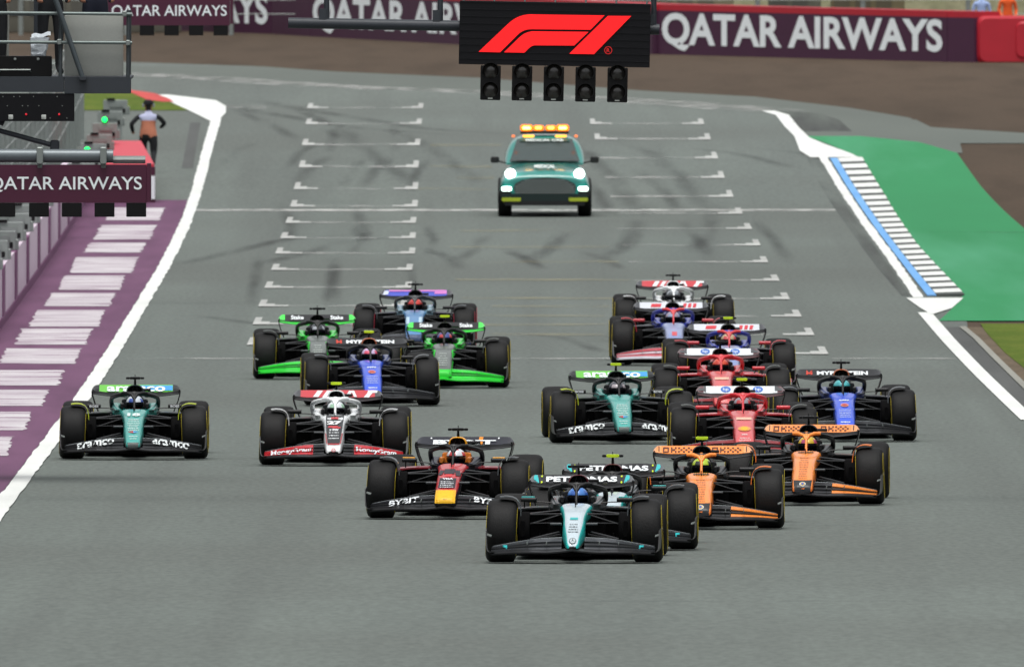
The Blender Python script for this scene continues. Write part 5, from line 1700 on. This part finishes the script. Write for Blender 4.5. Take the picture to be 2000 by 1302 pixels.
# ================================================================== MEDICAL CAR
def medical():
    g = G(1064, 423)
    root = empty('estate_car', g, (math.atan(slope(g.y + 1.5)), 0, 0))
    tag(root, 'dark green medical car with lit headlamps and amber roof lights behind the pack', 'car')
    GRN = mat('medical_green', '#1f857c', .3, 0, .8, var=.05)
    BK = mat('medical_black', '#101212', .5)
    st = [(-.93, .42, .80, .80, .74), (-.9, .3, .88, .93, .84), (-.7, .27, .97, .985, .88), (-.2, .27, 1.03, 1.0, .88), (.5, .27, 1.08, 1.0, .88), (.95, .27, 1.12, 1.0, .86), (1.6, .27, 1.14, 1.0, .86), (3.2, .27, 1.14, 1.0, .86), (3.95, .35, 1.1, .97, .84), (4.1, .5, 1.0, .9, .8)]
    MB().loft([sring(*s_, 48, 3.4) for s_ in lerp_st(st, 3)]).build('body', GRN, root)
    cab = [(.95, 1.05, 1.12, .82, .8), (1.3, 1.05, 1.33, .88, .76), (1.65, 1.05, 1.58, .92, .69), (1.95, 1.05, 1.67, .93, .66), (2.9, 1.05, 1.69, .93, .66), (3.6, 1.05, 1.6, .9, .64), (4.0, 1.05, 1.2, .8, .68)]
    MB().loft([sring(*s_, 36, 3.3) for s_ in lerp_st(cab, 3)]).build('cabin', GRN, root)
    glass = mat('windscreen_glass', '#3a4745', .14, .1, .5)
    def ws(u, v):
        w = .735 - .155 * v
        x = -w + 2 * w * u
        return (x, .80 + .76 * v + .1 * (x / .7) ** 2, 1.155 + .45 * v - .01 * (x / .7) ** 2)
    w_ = MB().sheet(ws, 12, 6, .01, (0, .8, -.6)).build('windscreen', glass, root)
    for p_, (a, b) in enumerate((((-.6, .80, 1.15), (-.05, .92, 1.17)), ((.05, .80, 1.15), (.6, .92, 1.17)))):
        MB().tube([a, b], .012, 6).build('wiper', BK, w_)
    def sunstrip(u, v):
        q = ws(.06 + .88 * u, .86 + .12 * v)
        return (q[0], q[1] - .02, q[2] + .01)
    st_ = MB().sheet(sunstrip, 12, 1, .006, (0, 1, 0)).build('sun_strip', mat('strip_green', '#0f4a44', .4), w_)
    mb = MB()
    vs, fs, tw = text_geo('MEDICAL CAR', .03)
    mb.add([(x / tw * .8, 1.42 + .06 * y, 1.578 + y * .045) for x, y in vs], fs)
    mb.build('lettering', decal('#dfe8e6'), st_, smooth=False)
    arch = [(-.62, .52), (-.66, .62), (-.62, .71), (-.48, .78), (-.25, .825), (0, .835), (.25, .825), (.48, .78), (.62, .71), (.66, .62), (.62, .52), (.4, .48), (-.4, .48)]
    gr = MB().prism(arch, -.955, -.8).build('grille', mat('grille_mesh', '#3a403f', .5, .2), root)
    for k in range(7):
        z = .52 + k * .043
        w = .62 - max(0, (z - .66)) * 1.6
        MB().box((0, -.957, z), (2 * w, .014, .017)).build('grille_bar', mat('grille_bar', '#8d9694', .35, .4), gr)
    lit = mat('lit_headlamp', '#eafff4', .2, emit=5.0, var=0)
    for sd in (-1, 1):
        lh = MB().loft([[(sd * .72 + r * 1.05 * math.cos(2 * math.pi * q / 16), -.86 - d_, .91 + r * math.sin(2 * math.pi * q / 16)) for q in range(16)] for r, d_ in ((.105, -.1), (.1, .02), (.08, .05))]).build('headlamp', lit, root)
        MB().rbox((sd * .8, -.93, .6), (.2, .08, .085), .03).build('fog_lamp', lit, root)
        MB().rbox((sd * .7, -.95, .375), (.4, .07, .075), .02).build('lime_splitter', mat('lime_splitter', '#a8b82a', .5), root)
        MB().rbox((sd * .83, -.9, .5), (.26, .1, .13), .03).build('side_vent', BK, root)
        m_ = MB().rbox((sd * 1.045, 1.1, 1.17), (.18, .12, .13), .04).build('mirror', BK, root)
        MB().tube([(sd * .8, 1.14, 1.1), (sd * .98, 1.12, 1.14)], .02, 6).build('stalk', BK, m_)
        for yy in (0.0, 3.06):
            h = MB().lathe_x([(-.15, .05), (-.14, .26), (.12, .27), (.13, .05)], 28).build('wheel', M_rim, root)
            h.location = (sd * .835, yy, .38)
            MB().lathe_x([(-.13, .27), (-.145, .3), (-.14, .35), (-.11, .378), (0, .382), (.11, .378), (.14, .35), (.145, .3), (.13, .27)], 36).build('tyre', M_tyre, h)
        MB().rbox((sd * .66, 1.35, 1.66), (.07, .06, .05), .02).build('marker_lamp', mat('amber_marker', '#e0703c', .4, emit=1.0), root)
    MB().rbox((0, -.88, .3), (1.7, .16, .1), .04).build('front_lip', BK, root)
    MB().rbox((0, -.9, .42), (1.84, .12, .15), .05).build('lower_bumper', mat('dark_green_bumper', '#0c2422', .4), root)
    MB().box((0, 1.5, .3), (1.3, 4.2, .1)).build('underbody', M_matt, root)
    mb = MB()
    for s_, y, z, w, h in (('MEDICAL', .3, 1.062, .44, .05),):
        vs, fs, tw = text_geo(s_, .04)
        mb.add([(x / tw * w, y - .6 + yy * .8, 1.04 + .028 * yy * 2 + .02) for x, yy in vs], fs)
    mb.build('lettering', decal('#e6f0ee'), root, smooth=False)
    lb = MB().rbox((0, 1.95, 1.73), (1.02, .3, .06), .02).build('light_bar', BK, root)
    for k, x in enumerate((-.38, -.13, .13, .38)):
        e = 5.0 if abs(x) > .3 else 1.6
        a_ = MB().rbox((x, 1.93, 1.82), (.262 if abs(x) > .3 else .235, .28, .14 if abs(x) > .3 else .11), .05).build('amber_lamp', mat('amber_lens', '#ff7a10', .3, emit=.9, var=0), lb)
        MB().rbox((x, 1.79, 1.825), (.17 if abs(x) > .3 else .14, .04, .06), .028).build('lit_bulb', mat('lit_bulb_%d' % (e > 2), '#ffd060', .3, emit=e, var=0), a_)
    for x in (-.34, .34):
        MB().rbox((x, 1.6, 1.655), (.24, .05, .05), .02).build('amber_strip', mat('amber_strip', '#ffa838', .3, emit=1.5, var=0), lb)
    dr = link('person', driver_sit, None)
    dr.location = Vector(g) + Vector((.4, .3, .45))
    tag(dr, 'dark clad driver behind the windscreen of the medical car', 'person')
driver_sit = _me['driver'].copy()
driver_sit.materials.append(mat('dark_clothes', '#15171c', .9))
medical()

# ================================================================== PEOPLE
def standing(name, loc, label, cols, pose='stand', rotz=0.0, hgt=1.78, headgear=None, group=None, look='back'):
    """cols = (trousers, top, skin, hair)"""
    k = hgt / 1.78
    if pose == 'run':
        J = [(0, 0, .92, .14, .11), (0, -.02, 1.12, .145, .1), (0, -.05, 1.32, .165, .11), (0, -.07, 1.45, .1, .08), (0, -.09, 1.53, .055), (0, -.1, 1.6, .075, .08), (0, -.1, 1.7, .085, .1), (0, -.1, 1.77, .05),
             (.19, -.04, 1.4, .065), (.33, .08, 1.2, .05), (.3, -.1, 1.02, .038), (.29, -.17, .96, .03), (-.19, -.04, 1.4, .065), (-.31, -.1, 1.22, .05), (-.24, -.3, 1.12, .038), (-.22, -.36, 1.12, .03),
             (.1, -.02, .86, .095), (.1, -.22, .52, .07), (.1, -.02, .12, .045), (.1, -.17, .04, .04), (-.1, .02, .86, .095), (-.1, .02, .48, .07), (-.1, .36, .3, .045), (-.1, .42, .2, .04)]
    else:
        J = [(0, 0, .95, .14, .11), (0, 0, 1.13, .14, .1), (0, 0, 1.33, .165, .11), (0, 0, 1.46, .1, .08), (0, 0, 1.54, .055), (0, -.02, 1.61, .075, .08), (0, -.02, 1.7, .085, .1), (0, -.01, 1.77, .05),
             (.19, 0, 1.41, .065), (.25, .02, 1.14, .05), (.2, -.14, .98, .038), (.15, -.22, .98, .03), (-.19, 0, 1.41, .065), (-.25, .02, 1.14, .05), (-.2, -.14, .98, .038), (-.15, -.22, .98, .03),
             (.1, 0, .88, .095), (.11, -.01, .5, .07), (.11, .02, .1, .045), (.12, -.12, .04, .042), (-.1, 0, .88, .095), (-.11, -.01, .5, .07), (-.11, .02, .1, .045), (-.12, -.12, .04, .042)]
    E = [(0, 1), (1, 2), (2, 3), (3, 4), (4, 5), (5, 6), (6, 7), (2, 8), (8, 9), (9, 10), (10, 11), (2, 12), (12, 13), (13, 14), (14, 15), (0, 16), (16, 17), (17, 18), (18, 19), (0, 20), (20, 21), (21, 22), (22, 23)]
    me = shared(('body', pose), lambda: skin_body(J, E, 'person')).copy()
    for m in cols:
        me.materials.append(m)
    for p in me.polygons:
        c = p.center
        if c.z > 1.52:
            p.material_index = 3 if (c.y > -.06 or c.z > 1.72) else 2
        elif c.z > .93 and abs(c.x) < .165:
            p.material_index = 5 if len(cols) > 5 and c.z > 1.27 else 1
        elif c.z > .93:
            hand = (pose == 'run' and ((c.x > .2 and c.z < 1.0) or (c.x < -.2 and c.y < -.3))) or (pose != 'run' and c.z < 1.02 and c.y < -.15)
            p.material_index = 2 if hand else (4 if len(cols) > 4 else 1)
        else:
            p.material_index = 0
    o = link(name, me)
    o.location = loc
    o.rotation_euler = (0, 0, rotz)
    o.scale = (k, k, k)
    tag(o, label, 'person', group)
    return o
blk = mat('black_clothes', '#14161a', .9, var=.2)
navy = mat('navy_clothes', '#181c2c', .9, var=.2)
skin = mat('skin', '#a8745c', .6)
hair = mat('dark_hair', '#1c1712', .8)
vest = mat('orange_vest', '#b9745a', .8, var=.15, scale=8)
p = G(290, 337)
o = standing('person', p, 'marshal in orange tabard and black overalls running beside the pit wall', (blk, vest, skin, hair, blk, mat('pale_blue_print', '#b4b8d4', .8)), 'run', math.pi, 1.6)
o.scale.x *= 1.3
cp_ = MB()
cp_.loft([[(.1 * r * math.cos(2 * math.pi * q / 14), -.1 + .115 * r * math.sin(2 * math.pi * q / 14), 1.69 + z) for q in range(14)] for r, z in ((1.0, 0), (1.02, .05), (.8, .1), (.3, .125))])
cp_.build('cap', blk, o)
for s_ in (-1, 1):
    MB().rbox((s_ * .1, -.1, 1.67), (.04, .08, .1), .02).build('ear_defender', mat('grey_plastic', '#8c8f94', .5), o)

deckz = P(100, 150, PY_ + .9).z
for (px, dy, lab, mt_, rz) in ((50, 1.3, 'black clad crew member standing on the scaffold deck beside the grey panel', blk, .3), (-12, 1.0, 'black clad crew member at the edge of the scaffold deck', blk, 0.0), (186, 1.6, 'navy clad crew member behind the grey panel of the scaffold', navy, .2)):
    if px == 50:
        px = 99
    q = P(px, 150, PY_ + dy)
    standing('person', (q.x, q.y, P(px, 152, PY_ + dy).z if False else (P(0, 150, PY_ + .1).z)), lab, (mt_, mt_, skin, hair), 'stand', rz)
# marshals behind the far barrier
standing('person', ((1917 - 1000) / FPX * 762, 762, zg(762)), 'marshal in pale blue shirt behind the maroon barrier', (navy, mat('pale_blue_shirt', '#9fb4e0', .8, var=.15), skin, hair), 'stand', 0, 1.7)
standing('person', ((1968 - 1000) / FPX * 763, 763, zg(763)), 'marshal in bright orange overalls behind the red barrier end', (mat('orange_overalls', '#e0581c', .8, var=.15), mat('orange_overalls', '#e0581c', .8), skin, hair), 'stand', .2, 1.75)

# ================================================================== buildings beside and behind the camera's stand (out of view; they shade the low sky)
def stand(name, x0, y0, length, rows, side, label):
    """stepped grandstand running along the track"""
    mb = MB()
    for k in range(rows):
        mb.box((x0 + side * (k * 1.0), y0, 1.2 + k * .55 / 2), (1.0, length, 2.4 + k * .55), k % 2)
    mb.box((x0 + side * rows * .55, y0, 4.5 + rows * .55), (rows * 1.1, length, .4), 2)
    mb.box((x0 + side * (rows + .2), y0, (4.5 + rows * .55) / 2), (.4, length, 4.5 + rows * .55), 2)
    o = mb.build(name, [mat('stand_seats', '#3a3f4c', .8), mat('stand_crowd', '#4c4640', .9, var=.5, scale=2), mat('stand_roof', '#55585a', .7)])
    tag(o, label, 'grandstand')
stand('grandstand', 24, 330, 560, 16, 1, 'long covered grandstand beside the right of the track, outside the picture')
pb = MB().rbox((-34, 330, 7), (20, 620, 14), .3, 0, 'y')
pb.box((-23.6, 330, 9), (.6, 610, 1.2), 1)
o = pb.build('pit_building', [mat('pit_cladding', '#4a4d50', .6), mat('pit_band', '#8a8d8f', .6)])
tag(o, 'long grey pit building behind the pit lane, outside the picture', 'building')
